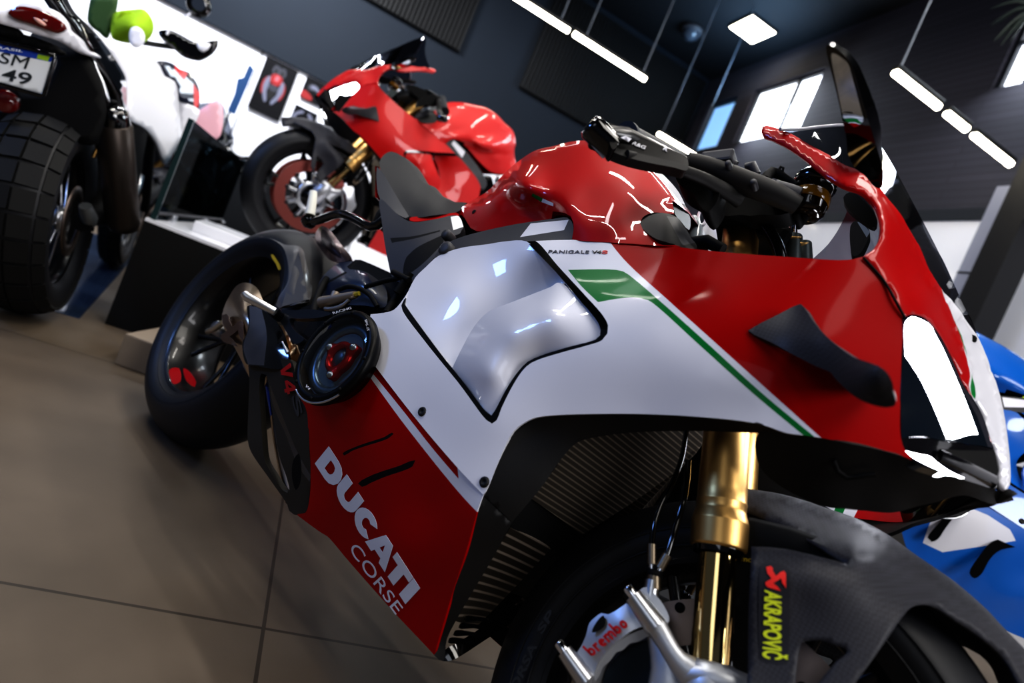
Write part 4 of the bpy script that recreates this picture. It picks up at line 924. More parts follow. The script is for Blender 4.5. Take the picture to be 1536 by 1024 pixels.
panel('exhaust_guard', q_out, Q_Y, [mat('olive_black_guard', '#28251f', .5), DARK, GLOSSB], bike, holes=[q_hole], regions=[([(404,575,True),(414,600),(430,640),(446,678),(462,707,True),(466,714,True),(464,722,True),(448,700),(428,650),(410,608)],2),([(448,680),(452,700),(450,725),(444,735),(438,715),(440,690)],1)], sp=6, thick=.012)
mb = MB(); mb.tube([at(406,560,-.14), at(412,600,-.14), at(417,625,-.138)], .0145, n=16, step=.01); mb.build('exhaust_pipe', [TITBLUE], bike)
mb = MB(); mb.tube([at(417,625,-.138), at(422,660,-.135), at(432,712,-.12), at(440,750,-.11)], .0145, n=16, step=.01); mb.build('exhaust_pipe', [TITAN], bike)
V4G = [(1.0, [(0,1),(.3,1),(.5,.35),(.7,1),(1,1),(.65,0),(.35,0)], []), (.95, [(.55,0),(.55,.2),(0,.2),(0,.42),(.5,1),(.8,1),(.8,.42),(.95,.42),(.95,.2),(.8,.2),(.8,0)], [[(.28,.42),(.55,.42),(.55,.75)]])]
lettering('lettering', '', (419,548), (428,592), (444,588), (435,544), Q_Y, TEXTBR, bike, off=.006, nref=1, mesh=glyphs(V4G, .12))
lettering('lettering', 'S', (437,595), (445,626), (455,620), (447,590), Q_Y, TEXTG, bike, off=.002, bold=.02, nref=1)


panel('silencer_emblem', [(330+(x-940)*.22, 470+(y-140)*.26, True) for x, y in ((950,150),(985,142),(1002,160),(1000,178),(1024,217),(1058,188),(1085,180),(1100,200),(1100,310),(1073,275),(1060,236),(1040,252),(1004,272),(1035,297),(1062,332),(1010,318),(965,305),(945,285),(945,265),(990,238),(958,195))], lambda x, y: X_Y(x+9, y)-.003, [mat('etched_emblem', '#6d5a50', .45, .6)], bike, sp=5, thick=.0004)
# ---- rear mudguard
H_Y = TPS([(352,369,-.09),(373,355,-.085),(399,346,-.07),(423,343,-.05),(446,346,-.03),(465,355,-.015),(479,374,-.0),(476,397,-.02),(469,421,-.05),(465,449,-.085),(446,456,-.105),(413,463,-.118),(418,446,-.12),(432,421,-.115),(431,390,-.108),(425,371,-.103),(411,360,-.1),(392,355,-.098),(369,362,-.095),(448,376,-.09),(458,410,-.085)])
co, fa, fm = panel('rear_mudguard', [(350,370),(362,361),(373,355),(386,350),(399,346),(423,343.5),(446,346),(465,355),(474,363),(479,374),(480,386),(476,400),(469,424),(465,449),(446,456),(413,463,True),(418,446),(428,430),(432,421),(433,405),(431,390),(425,372),(411,360.5),(392,355.5),(369,362)], H_Y, [CARBD, GREYP], bike, raw=True, sp=6, regions=[([(448,376,True),(465,450,True),(410,470,True),(420,446),(434,421),(440,395)],1)])
sheet('rear_mudguard', co, fa, fm, [mat('satin_grey_carbon', '#4a4a4c', .45, coat=.15), GREYP], bike, .004)
panel('mudguard_facet', [(448,377,True),(463,449,True),(446,453),(422,460,True),(431,432),(438,405)], TPS([(448,377,-.1),(463,449,-.093),(422,460,-.122)]), [GREYP], bike, sp=7, thick=.004)
mb = MB(); V = []; F = []
nseg = 14
for i in range(nseg+1):
    a = R(28)+R(95)*i/nseg
    for j in range(9):
        y = -.1+.2*j/8; r_ = .352-.10*(y/.1)**2*.5
        V.append(Vector((math.cos(a)*r_, y, .333+math.sin(a)*r_)))
mb.add(V, [[i*9+j, i*9+j+1, i*9+j+10, i*9+j+9] for i in range(nseg) for j in range(8)], 0); 
# ---- rear cylinder head cover, brake cylinder, foot controls
Z_Y = TPS([(477,436,-.1),(498,401,-.09),(520,391,-.08),(541,395,-.08),(561,407,-.09),(580,442,-.12),(537,442,-.135),(490,450,-.12),(520,420,-.14),(548,420,-.135)])
panel('head_cover', [(476,437),(479,423),(487,411),(498,401),(509,394),(520,391),(531,392),(542,395),(561,407),(577,428),(581,443),(578,460),(545,458),(510,456),(482,450)], Z_Y, [mat('blue_lit_black', '#1a2740', .35, coat=.3), DARK, GREYP], bike, regions=[([(487,424,True),(518,407,True),(521,409,True),(490,426,True)],1),([(540,394,True),(562,406,True),(581,440,True),(572,446,True),(552,414,True)],2)], sp=6, thick=.04)  # black cover with the blue light on it put into the base colour
mb = MB(); mb.tube([at(482,454,-.17), at(490,452,-.17), at(512,447,-.17), at(533,442,-.17)], [.013, .0125, .010, .008], n=14); mc = mb.build('rear_brake_cylinder', [mat('warm_grey_cast', '#8a8074', .45, .6)], bike)
mb = MB(); mb.tube([at(500,449,-.172), at(504,439,-.172)], .009, n=12); mb.build('fluid_inlet', [mat('warm_grey_cast', '#8a8074', .45, .6)], mc)
mb = MB(); mb.tube([at(533,442,-.17), at(539,440,-.17)], .005, n=10); mb.build('yellow_tip', [mat('brass_yellow', '#a89a3a', .4, .5)], mc)
mb = MB(); mb.tube([at(488,463,-.175), at(500,463,-.175), at(516,457,-.175), at(524,450,-.175)], .0045, n=10, step=.01); mb.build('brake_link', [ALU], mc)
for pts, r_ in (([(505,436,-.165),(520,430,-.165),(540,433,-.165),(556,444,-.165),(566,460,-.16)], .005), ([(548,430,-.16),(565,425,-.16),(582,420,-.16),(600,418,-.155)], .005), ([(470,470,-.15),(478,440,-.13),(490,418,-.11)], .008), ([(596,440,-.16),(606,425,-.16),(616,410,-.16)], .009), ([(580,470,-.16),(592,450,-.15),(604,436,-.15)], .008), ([(590,408,-.16),(602,414,-.165),(614,420,-.165)], .006)):
    mb = MB(); mb.tube([at(*p) for p in pts], r_, n=10, step=.012); mb.build('cable', [DARK], bike)
panel('engine_side', [(440,470),(470,455),(520,452),(580,440),(618,412),(626,430),(600,470),(560,520),(500,560),(450,600),(430,540),(425,500)], lambda x, y: -.1, [DARK], bike, sp=14, thick=.02)
panel('foot_bracket', [(408,470),(416,464),(440,465),(470,464),(497,470),(480,476),(450,478),(434,478),(440,494),(456,509),(443,516),(431,500),(420,482)], lambda x, y: -.2, [mat('satin_black_bracket', '#1c2028', .35, .3)], bike, sp=6, thick=.012)
mb = MB(); mb.tube([at(366,440,-.28), at(370,445,-.275), at(412,467,-.225)], [.008, .0095, .0085], n=12); fp = mb.build('footpeg', [ALU], bike)
mb = MB(); mb.tube([at(410,466,-.225), at(420,475,-.2)], .012, n=12); mb.build('peg_joint', [GLOSSB], fp)
mb = MB(); mb.tube([at(424,513,-.2), at(432,530,-.2)], .004, n=8); mb.build('peg_spring', [ALU], fp)
# brushed cover below the seat, indicator on its arm
mb_Y = TPS([(473,356,-.06),(479,340,-.055),(487,340,-.055),(504,356,-.06),(526,387,-.08),(518,392,-.085),(496,391,-.08),(479,372,-.07),(497,366,-.09)])
panel('exhaust_cover', [(472,357),(476,344),(483,338.5),(490,341),(504,356),(516,372),(527,387),(519,392),(497,391),(480,372)], mb_Y, [mat('polished_cover', '#8d7a78', .22, .9), mat('dark_cover_inset', '#2b1f20', .3, .5)], bike, regions=[([(481,344,True),(487,345),(497,358),(510,378),(512,388,True),(495,378),(482,360)],1)], sp=5, thick=.02)
mb = MB(); mb.tube([at(466,332,-.12), at(475,331,-.12), at(508,321,-.12), at(530,327,-.12), at(557,340,-.12), at(566,338,-.12), at(578,328,-.12)], .011, n=12, step=.02); ia = mb.build('indicator_arm', [GLOSSB], bike)
mb = MB(); mb.lathe([(0, .02), (.016, .014), (.021, 0), (.016, -.014), (0, -.02)], at(464, 331, -.12), (0, -1, 0), n=20); mb.build('indicator_joint', [GLOSSB], ia)
mb = MB(); mb.tube([at(465,322,-.13), at(468,304,-.14), at(470,287,-.15)], [.013, .012, .010], n=12); mb.build('indicator_lens', [mat('white_lens', '#e6e6dc', .3)], ia)

# ---- rear wheel details
for q in ([(254,554),(268,552),(270,572),(260,576),(256,568)], [(275,552),(282,555),(294,573),(292,580),(280,572)]):
    panel('rim_tape', q, (lambda x, y: -.082) if q[0][0] == 254 else (lambda x, y: -.045), [mat('red_tape', '#d3101a', .35, coat=.4)], rear_wheel, sp=5, thick=.001)
panel('rim_sticker', [(406,382),(409,381),(415,389),(420,398),(421,404),(418,405),(414,396),(408,387)], lambda x, y: -.0855, [mat('yellow_sticker', '#b39a1e', .5)], rear_wheel, sp=4, thick=.001)
mb = MB(); mb.lathe([(0, .012), (.016, .012), (.02, .008), (.02, -.02)], at(326, 492, -.08), (0, -1, 0), n=20); mb.build('axle_nut', [ALU], rear_wheel)
mb = MB(); mb.tube([at(312,497,-.09), at(322,493,-.1), at(334,484,-.1)], .008, n=10); mb.build('axle_clip', [mat('brushed_clip', '#b7b0a0', .35, .9)], rear_wheel)

# ================================================================= cockpit
P = at
mb = MB(); mb.tube([P(903,202,-.375), P(938,206,-.36), P(1035,252,-.2), P(1100,290,-.13)], .0125, n=14); hb = mb.build('handlebar', [RIMB], bike)
mb = MB(); d0, d1 = P(939,205,-.33), P(1026,250,-.185)
pts = [d0.lerp(d1, k/40) for k in range(41)]; mb.tube(pts, [.0165+(.0011 if k % 2 else 0) for k in range(41)], n=18); mb.build('grip', [RUBBER], hb)
mb = MB(); mb.tube([d0.lerp(d1, -.02), d0.lerp(d1, .015)], .0195, n=18); mb.build('grip_flange', [RUBBER], hb)
# brake lever guard
GUARDB = mat('satin_black_guard', '#030304', .28, spec=.35)
LG = lambda x, y: -.385+(x-890)*.00052
panel('lever_guard', [(886,200),(889,187),(896,179),(905,181),(931,191),(938,197),(944,202),(985,216),(1027,233),(1031,237),(1031,255),(1010,251),(960,241),(930,232),(918,226),(912,219),(900,214),(888,209)], LG, [GUARDB, MATTE], bike, regions=[([(922,221,True),(1031,247,True),(1040,260,True),(915,240,True)],1)], sp=5, thick=.014)
mb = MB(); a = P(893,196,-.385); mb.lathe([(0, .012), (.012, .012), (.017, .006), (.017, -.03)], a, (-.55, -.8, .1), n=20); mb.build('bar_end', [GLOSSB], hb)
panel('guard_clamp', [(918,197),(931,188),(941,196),(930,205),(926,219),(920,224),(915,217)], lambda x, y: LG(x, y)-.006, [GUARDB, TEXTW], bike, regions=[([(918,198,True),(926,192,True),(938,196,True),(931,201,True)],1)], sp=5, thick=.02)
panel('guard_sticker', [(931,206,True),(938,203.5,True),(947.5,208,True),(943,212.5,True)], lambda x, y: LG(x, y)-.0095, [TEXTW], bike, sp=4, thick=.0006)
lettering('lettering', 'R&G', (948,216), (967,223.5), (970,219), (951,211.5), LG, TEXTW, bike, off=.0015, bold=.02, nref=0)
lettering('lettering', 'R', (994,224), (1001,227), (1003,222.5), (997,220), LG, TEXTW, bike, off=.0015, bold=.03, nref=0)
# levers, switches, master cylinder
mb = MB(); mb.tube([P(940,232,-.36), P(1000,248,-.3), P(1060,270,-.24), P(1110,300,-.19)], [.006, .007, .009, .012], n=12, step=.02, flat=.7); mb.build('brake_lever', [MATTE], bike)
panel('switch_housing', [(1018,242),(1026,233),(1050,236),(1072,250),(1080,270),(1076,300),(1060,318),(1045,300),(1042,292),(1024,281),(1014,268)], lambda x, y: -.22, [DARK], bike, sp=8, thick=.04)
mb = MB(); mb.tube([P(1030,243,-.24), P(1060,252,-.225), P(1120,275,-.2), P(1160,290,-.18), P(1196,308,-.16)], [.014, .016, .017, .016, .013], n=16, step=.015); ms = mb.build('master_cylinder', [MATTE], bike)
mb = MB(); mb.box(P(1078,243,-.215), (.045, .03, .02), rot=Matrix.Rotation(-.3, 3, 'Y'), bev=.004); mb.build('cylinder_clamp', [GREYP], ms)
mb = MB(); mb.tube([P(1072,245,-.22), P(1086,239,-.215), P(1104,248,-.21)], [.006, .009, .006], n=10); mb.build('clamp_cap', [GREYP], ms)
mb = MB(); mb.tube([P(1118,252,-.2), P(1127,250,-.2), P(1135,262,-.195)], [.007, .009, .006], n=10); mb.build('adjuster', [GREYP], ms)
for x, y in ((1093,248),(1131,276)):
    mb = MB(); mb.lathe([(0, .006), (.004, .006), (.0045, .003), (.0045, -.01)], P(x, y, -.232 if x < 1100 else -.215), (0, -1, 0), n=10); mb.build('clamp_bolt', [GREYP], ms)
mb = MB(); mb.tube([P(1160,284,-.17), P(1180,290,-.165), P(1198,296,-.16)], .014, n=14); mb.build('cylinder_body', [GREYP], ms)
mb = MB(); mb.tube([P(1148,270,-.17), P(1158,258,-.16), P(1176,266,-.155), P(1194,279,-.15)], [.007, .008, .006, .006], n=10, step=.012); mb.build('hose_elbow', [DARK], ms)
mb = MB(); mb.tube([P(1168,258,-.16), P(1171,250,-.16), P(1175,252,-.16), P(1172,260,-.16)], .002, n=8, step=.004); mb.build('wire_loop', [DARK], ms)
# brake fluid reservoir
ra, rb = P(1206,325,-.13), P(1226,266,-.13)
mb = MB(); ax = (rb-ra).normalized(); L = (rb-ra).length
mb.lathe([(0, 0), (.018, 0), (.024, .008), (.026, L*.72)], ra, ax, n=28); rs = mb.build('fluid_reservoir', [mat('amber_reservoir', '#1b120a', .12, coat=.8)], bike)
mb = MB(); mb.lathe([(.026, L*.7), (.029, L*.72), (.029, L*.9), (.024, L), (0, L)], ra, ax, n=28); mb.build('reservoir_cap', [GLOSSB], rs)
mb = MB(); mb.lathe([(.0255, L*.28), (.0263, L*.3), (.0263, L*.5), (.0255, L*.52)], ra, ax, n=28); mb.build('fluid_band', [mat('amber_fluid', '#7a5313', .15, coat=.6)], rs)
mb = MB(); mb.tube([P(1204,326,-.13), P(1200,338,-.13), P(1194,322,-.14)], [.008, .006, .005], n=10); mb.build('reservoir_bracket', [DARK], rs)
# top clamp and clip-on clamp
mb = MB(); mb.lathe([(.03, -.02), (.034, -.018), (.034, .018), (.03, .02)], P(1107,316,-.105, STEERM), _axd, n=28, closed=True); mb.build('handlebar_clamp', [DARK], bike, STEERM)
mb = MB(); mb.box((1.2, 0, .93), (.11, .24, .03), bev=.01); mb.build('top_clamp', [DARK], bike, STEERM)
panel('bar_bracket', [(1040,285),(1076,275),(1120,285),(1166,300),(1188,316),(1170,322),(1140,322),(1126,324),(1112,322),(1086,324),(1060,316)], lambda x, y: -.15, [DARK], bike, sp=9, thick=.03)
mb = MB(); mb.tube([P(1128,322,-.12), P(1140,330,-.12), P(1156,350,-.12), P(1167,372,-.12), P(1172,392,-.12)], .009, n=12, step=.012); mb.build('cable_sleeve', [GLOSSB], bike)
mb = MB(); mb.tube([P(1172,335,-.1), P(1174,345,-.1), P(1170,358,-.1), P(1162,366,-.1)], .0035, n=8, step=.008); mb.build('cable', [DARK], bike)
# steering damper
mb = MB(); mb.tube([P(1190,356,-.08), P(1190,400,-.08)], .0125, n=18); sd = mb.build('steering_damper', [mat('damper_grey', '#59605f', .4, .6)], bike)
mb = MB(); mb.tube([P(1206,366,-.075), P(1208,402,-.075)], .0105, n=18); mb.build('damper_reservoir', [mat('damper_grey', '#59605f', .4, .6)], sd)
mb = MB(); mb.lathe([(.006, .003), (.0105, .003), (.0115, 0), (.0115, -.004)], P(1190,358,-.083), (-.25, -.55, .8), n=20); mb.build('gold_ring', [GOLD], sd)
mb = MB(); mb.lathe([(0, .004), (.009, .004), (.0095, 0), (.0095, -.004)], P(1204,368,-.078), (-.25, -.55, .8), n=20); mb.build('gold_cap', [GOLD], sd)
mb = MB(); mb.tube([P(1190,364,-.08), P(1190,340,-.08)], .0055, n=12); mb.build('damper_rod', [CHROME], sd)
mb = MB(); mb.lathe([(.0, .009), (.008, .008), (.0105, 0), (.008, -.008), (0, -.009)], P(1189,326,-.08), (0, -1, 0), n=20); mb.build('rod_end', [STEEL], sd)
# display seen inside the nose
panel('dash_display', [(1276,338),(1283,331),(1291,332),(1305,348),(1303,356),(1290,380),(1280,384)], lambda x, y: .03, [DARK, mat('display_glass', '#aeb9c4', .1, .6)], bike, regions=[([(1286,333,True),(1292,332,True),(1305,348,True),(1300,356,True)],1)], sp=5, thick=.02)
panel('harness_cover', [(1265,296),(1275,288),(1300,305),(1316,330),(1312,340),(1290,328),(1270,310)], lambda x, y: -.05, [DARK], bike, sp=7, thick=.01)
# key with its white tag
mb = MB(); mb.tube([P(1040,362,-.03), P(1044,342,-.03), P(1040,326,-.03)], [.014, .012, .007], n=14); kt = mb.build('ignition_key', [mat('clear_key_head', '#7d858c', .15, coat=.5)], bike)
panel('tag_card', [(1052,335,True),(1062,330),(1083,348,True),(1082,366,True),(1060,358,True)], lambda x, y: -.02, [mat('white_card', '#e8e8ee', .5)], kt, sp=6, thick=.002)
mb = MB(); rg = [P(1053+8*math.cos(a)*.7, 327+11*math.sin(a), -.03) for a in np.linspace(0, 2*PI, 25)]; mb.tube(rg, .0028, n=8, caps=False); mb.build('ring', [mat('white_card', '#e8e8ee', .5)], kt)
mb = MB(); mb.tube([P(1030,364,-.15), P(1060,362,-.15), P(1085,374,-.15)], [.008, .01, .008], n=10); mb.build('inner_edge', [DARK], bike)

# ================================================================= writing on the bodywork
HEAVY = [(1.25, [(0,0)]+garc(.72,.5,.53,.5,-90,90)+[(0,1)], [[(.42,.27)]+garc(.64,.5,.19,.23,-90,90,5)+[(.42,.73)]]),
 (1.22, [(0,1),(0,.42)]+garc(.61,.42,.61,.42,180,360,10)+[(1.22,1),(.8,1),(.8,.44)]+garc(.61,.44,.19,.16,0,-180,6)+[(.42,1)], []),
 (1.04, garc(.62,.5,.62,.5,-38,-322,18)+[(.78,.66)]+garc(.62,.5,.2,.22,48,312,9)+[(.78,.34)], []),
 (1.22, [(0,0),(.46,1),(.96,1),(1.42,0),(.98,0),(.91,.18),(.51,.18),(.44,0)], [[(.6,.42),(.82,.42),(.71,.7)]]),
 (1.16, [(0,1),(1.16,1),(1.16,.7),(.79,.7),(.79,0),(.37,0),(.37,.7),(0,.7)], []),
 (.46, [(0,0),(.46,0),(.46,1),(0,1)], [])]
lettering('lettering', '', (472,695), (608,906), (630,882), (493,669), LOW_Y, TEXTW, bike, off=.002, nref=2, mesh=glyphs(HEAVY, .02))
lettering('lettering', 'CORSE', (523,824), (593,922), (605.5,911), (536,812), LOW_Y, TEXTW, bike, bold=-.004, spacing=1.0, nref=2)
lettering('lettering', 'PANIGALE', (822,379.2), (883,379.8), (884,375.2), (823.5,374.4), FAIR_Y, TEXTB, bike, bold=.01, spacing=1.08, nref=1)
lettering('lettering', 'V4', (887,379.8), (901.5,379.9), (902.5,375.2), (888,375.1), FAIR_Y, TEXTK, bike, bold=.02, nref=1)
lettering('lettering', 'S', (902.6,379.9), (911,380), (912,375.3), (903.6,375.2), FAIR_Y, TEXTR, bike, bold=.03, nref=1)
# sponsor plate on the mudguard
panel('sticker', [(1143,846),(1150,843),(1176,848),(1184,853),(1185,868),(1180,990),(1176,995),(1150,993),(1140,990),(1139,980)], lambda x, y: FE_Y(x, y)-.0008, [mat('sticker_black', '#24242b', .5)], bike, frame=STEERM, sp=9, thick=.0004)
lettering('lettering', 'AKRAPOVI\u010c', (1148.3,884), (1145,987), (1172.5,990.5), (1172.5,888.5), FE_Y, TEXTY, bike, off=.002, frame=STEERM, bold=.04, spacing=1.02, shear=.0, nref=1)
em = [(950,150),(985,142),(1002,160),(1000,178),(1024,217),(1058,188),(1085,180),(1100,200),(1100,310),(1073,275),(1060,236),(1040,252),(1004,272),(1035,297),(1062,332),(1010,318),(965,305),(945,285),(945,265),(990,238),(958,195)]
panel('emblem', [(960+x/5.02, 820+y/5.02, True) for x, y in em], lambda x, y: FE_Y(x, y)-.002, [AKRED], bike, frame=STEERM, sp=5, thick=.0005)
def soft_word():
    bowl = lambda x: garc(x+.32, .31, .22, .22, 180, -180, 16)
    L = [(.66, [[(.1,1.0),(.1,.1)], bowl(.0)]), (.46, [[(.1,.62),(.1,0)], garc(.36,.3,.26,.24,175,75,6)]), (.62, [garc(.32,.31,.22,.22,-40,-330,14)+[(.12,.28)]]),
         (.98, [[(.1,.62),(.1,0)], garc(.3,.36,.2,.19,180,0,8)+[(.5,0)], garc(.7,.36,.2,.19,180,0,8)+[(.9,0)]]), (.66, [[(.1,1.0),(.1,.1)], bowl(.0)]), (.6, [bowl(.0)])]
    V = []; F = []; x = 0
    for w_, ps in L:
        v, f = strokes([[(q[0]+x, q[1]) for q in p] for p in ps], .19); b_ = len(V); V += v; F += [[i+b_ for i in t] for t in f]; x += w_+.1
    return [(p[0]/x, p[1]) for p in V], F
lettering('lettering', '', (888,985), (944,937), (930,921), (873,970), lambda x, y: -.1365, TEXTBR, bike, off=.0035, frame=STEERM, nref=0, mesh=soft_word())
TYY = lambda x, y: -.0575
lettering('lettering', 'SP', (812,951), (831,922), (823,912), (805,943), TYY, mat('tyre_lettering', '#2a2b2d', .5), front_wheel, off=.0022, frame=STEERM, bold=.02, nref=1)
lettering('lettering', 'CORSA', (766,1058), (806,968), (797,959), (757,1049), TYY, mat('tyre_lettering', '#2a2b2d', .5), front_wheel, off=.0022, frame=STEERM, bold=.02, nref=1)
panel('fork_guard', [(1106,828,True),(1130,832,True),(1126,1010,True),(1098,1010,True)], lambda x, y: -.095, [DARK], bike, frame=STEERM, sp=9, thick=.004)
lettering('lettering', 'mo', (1111.5,841), (1128,843), (1129,835), (1113,833), lambda x, y: -.0955, mat('yellow_lettering', '#c2a524', .5), bike, off=.001, frame=STEERM, bold=.01, nref=0)
# fairing screws
for x, y in ((565,530),(633.5,617),(726.5,722.5)):
    p = at(x, y, FAIR_Y(x, y)); mb = MB(); mb.lathe([(0, .001), (.0025, .001), (.0032, .0025), (.0062, .0025), (.0075, .0), (.0075, -.004)], p, (0, -1, 0), n=20); mb.build('fairing_screw', [MATTE], bike)
for nm, (x, y), Yf in (('tank_screw', (711.5,318), T_Y), ('nose_screw', (1457.5,507.5), NOSE_Y)):
    p = at(x, y, Yf(x, y)); mb = MB(); mb.lathe([(0, .001), (.002, .001), (.0045, .002), (.0055, 0), (.0055, -.004)], p, (0, -1, 0), n=16); mb.build(nm, [DARK], bike)
# ---- left-hand controls mirrored from the right
def flip_part(o, parent):
    me = o.data.copy()
    for v in me.vertices: v.co.y = -v.co.y
    me.flip_normals(); c = bpy.data.objects.new(o.name.split('.')[0], me); COL.objects.link(c); c.parent = parent; c.matrix_basis = o.matrix_basis
    return c
for o in list(bike.children):
    if o.name.split('.')[0] in ('handlebar', 'switch_housing', 'handlebar_clamp', 'footpeg', 'foot_bracket', 'bar_bracket'):
        c = flip_part(o, bike)
        for g in list(o.children): flip_part(g, c)

# ================================================================= copies of the same machine in other paint
def copy_bike(src, name, label, loc, yaw, lean, swap, skip, group=None):
    root = empty(name, loc, label, 'motorcycle', group, (0, 0, 0))
    root.rotation_mode = 'XYZ'
    root.matrix_basis = Matrix.Translation(loc) @ Matrix.Rotation(yaw, 4, 'Z') @ Matrix.Rotation(lean, 4, 'X')
    def cp(o, par):
        n = o.name.split('.')[0]
        if n in skip: return
        c = o.copy(); COL.objects.link(c); c.parent = par
        for i, sl in enumerate(c.material_slots):
            m = swap(n, i, o.data.materials[i])
            if m is not None: sl.link = 'OBJECT'; sl.material = m
        for g in o.children: cp(g, c)
    for o in src.children: cp(o, root)
    return root
SKIP = ('lettering', 'sticker', 'emblem', 'disc_hole', 'cable', 'wire_loop', 'guard_sticker', 'rim_tape', 'rim_sticker', 'indicator_arm', 'sidewall_ring', 'lever_guard', 'guard_clamp', 'fork_guard', 'louvre')
REDB = mat('bright_red_lacquer', '#c00303', .5, coat=.4, coat_rough=.03)
PINKD = mat('reddish_disc', '#9a5c56', .35, .9)  # red reflected from the bodywork, put into the disc colour
def swap_red(n, i, m):
    if n in ('side_fairing', 'belly_panel', 'nose_fairing', 'fuel_tank', 'air_duct', 'duct_scoop', 'tank_nose') and m in (WHITE, RED, GREEN, WHITES, REDS): return REDB
    if m in (RADU, RADL): return mat('dusty_radiator', '#7d7466', .6)  # brown-grey base colour, lightened to offset the shade there
    if n == 'winglet' or n == 'winglet_foot': return GREYP
    if n == 'brake_disc': return PINKD
    return None
red_bike = copy_bike(bike, 'motorcycle', 'all red sport motorcycle standing on the white-topped podium, facing left', (-.58, 2.045, .4975), R(-111.3), R(-1), swap_red, SKIP)
def swap_blue(n, i, m):
    if m is LAMP and n == 'air_intake': return GLOSSB
    if n == 'belly_panel': return [BLUE, BLUE, BLUE, BLUE, WHITE, WHITE][i]
    if n in ('side_fairing', 'nose_fairing', 'fuel_tank', 'air_duct', 'duct_scoop', 'tank_nose') and m in (WHITE, RED, GREEN, WHITES, REDS): return BLUE
    return None
blue_bike = copy_bike(bike, 'motorcycle', 'blue sport motorcycle with a white patch, behind the carbon front mudguard', (.80, .95, .19), R(29.6), R(-24), swap_blue, SKIP)
GRAPH = mat('graphite_lacquer', '#10161d', .25, coat=.8)
def swap_dark(n, i, m):
    if m is LAMP: return GLOSSB
    if m in (WHITE, RED, GREEN, WHITES, REDS): return GRAPH
    return None
dark_bike = copy_bike(bike, 'motorcycle', 'dark graphite motorcycle seen through the smoked glass at the podium end', rp(-1.1, 6.1, .02), R(-32), R(-10), swap_dark, SKIP+('brake_caliper', 'radiator', 'oil_cooler', 'disc_bobbin', 'carrier_arm'))

# plinth under the blue machine
t = empty('display_plinth', (.80+.7*math.cos(R(29.6)), .95+.7*math.sin(R(29.6)), 0), 'low black plinth under the blue motorcycle', 'plinth', None, (0, 0, R(29.6)))
mb = MB(); mb.box((0, .02, .065), (2.2, .5, .13), bev=.01); mb.build('base', [DARK], t)
mb = MB(); mb.box((0, .02, .133), (2.16, .46, .006)); mb.build('top_sheet', [mat('grey_rubber_sheet', '#26282c', .7)], t)

# ---- podium, its white top and the plate under the red machine
POD = mat('black_podium_face', '#060607', .7)
t = empty('podium', rp(-.62, 2.64, 0), 'black display podium with a white top under the red motorcycle', 'podium', None, (0, 0, R(61)))
mb = MB(); mb.box((1.75, .75, .218), (3.5, 1.5, .436)); mb.build('body', [POD], t)
mb = MB(); mb.box((1.75, .75, .443), (3.5, 1.5, .014)); mb.build('top', [WALLW], t)
t = empty('wheel_plate', rp(-.5, 2.93, .45), 'white raised strip on the podium under the red motorcycle', 'plate', None, (0, 0, R(64)))
mb = MB(); mb.box((1.45, .1, .0235), (2.9, .36, .047), bev=.004); mb.build('strip', [WALLW], t)
# glass parapet along the end of the podium
SMG = film('blue_grey_glass', '#8fa0aa', .02, .06)
t = empty('glass_parapet', rp(-.6, 2.66, .45), 'smoked glass parapet on the left end of the podium', 'glass panel', None, (0, 0, R(61)))
mb = MB(); mb.box((0, .80, .21), (.008, 1.56, .42)); mb.build('pane', [SMG], t)
mb = MB(); mb.tube([(.006, .0, .03), (.006, 1.56, .03)], .008, n=8); mb.build('rail', [GREYP], t)
mb = MB(); mb.box((0, .005, .21), (.02, .012, .42)); mb.build('edge_post', [mat('green_glass_edge', '#25383a', .2)], t)
for k in (0.25, .95):
    mb = MB(); mb.box((0, k, .015), (.05, .06, .03), bev=.005); mb.build('clamp_foot', [ALU], t)
# block on the floor behind the rear wheel
t = empty('floor_block', wz(198, 551, 0), 'pale grey block on the floor between podium and rear wheel', 'block', None, (0, 0, R(50)))
mb = MB(); mb.box((.02, .1, .055), (.13, .26, .11), bev=.006); mb.build('block', [mat('grey_block', '#8a7f72', .7, noise=(6, '#786d62', 4))], t)

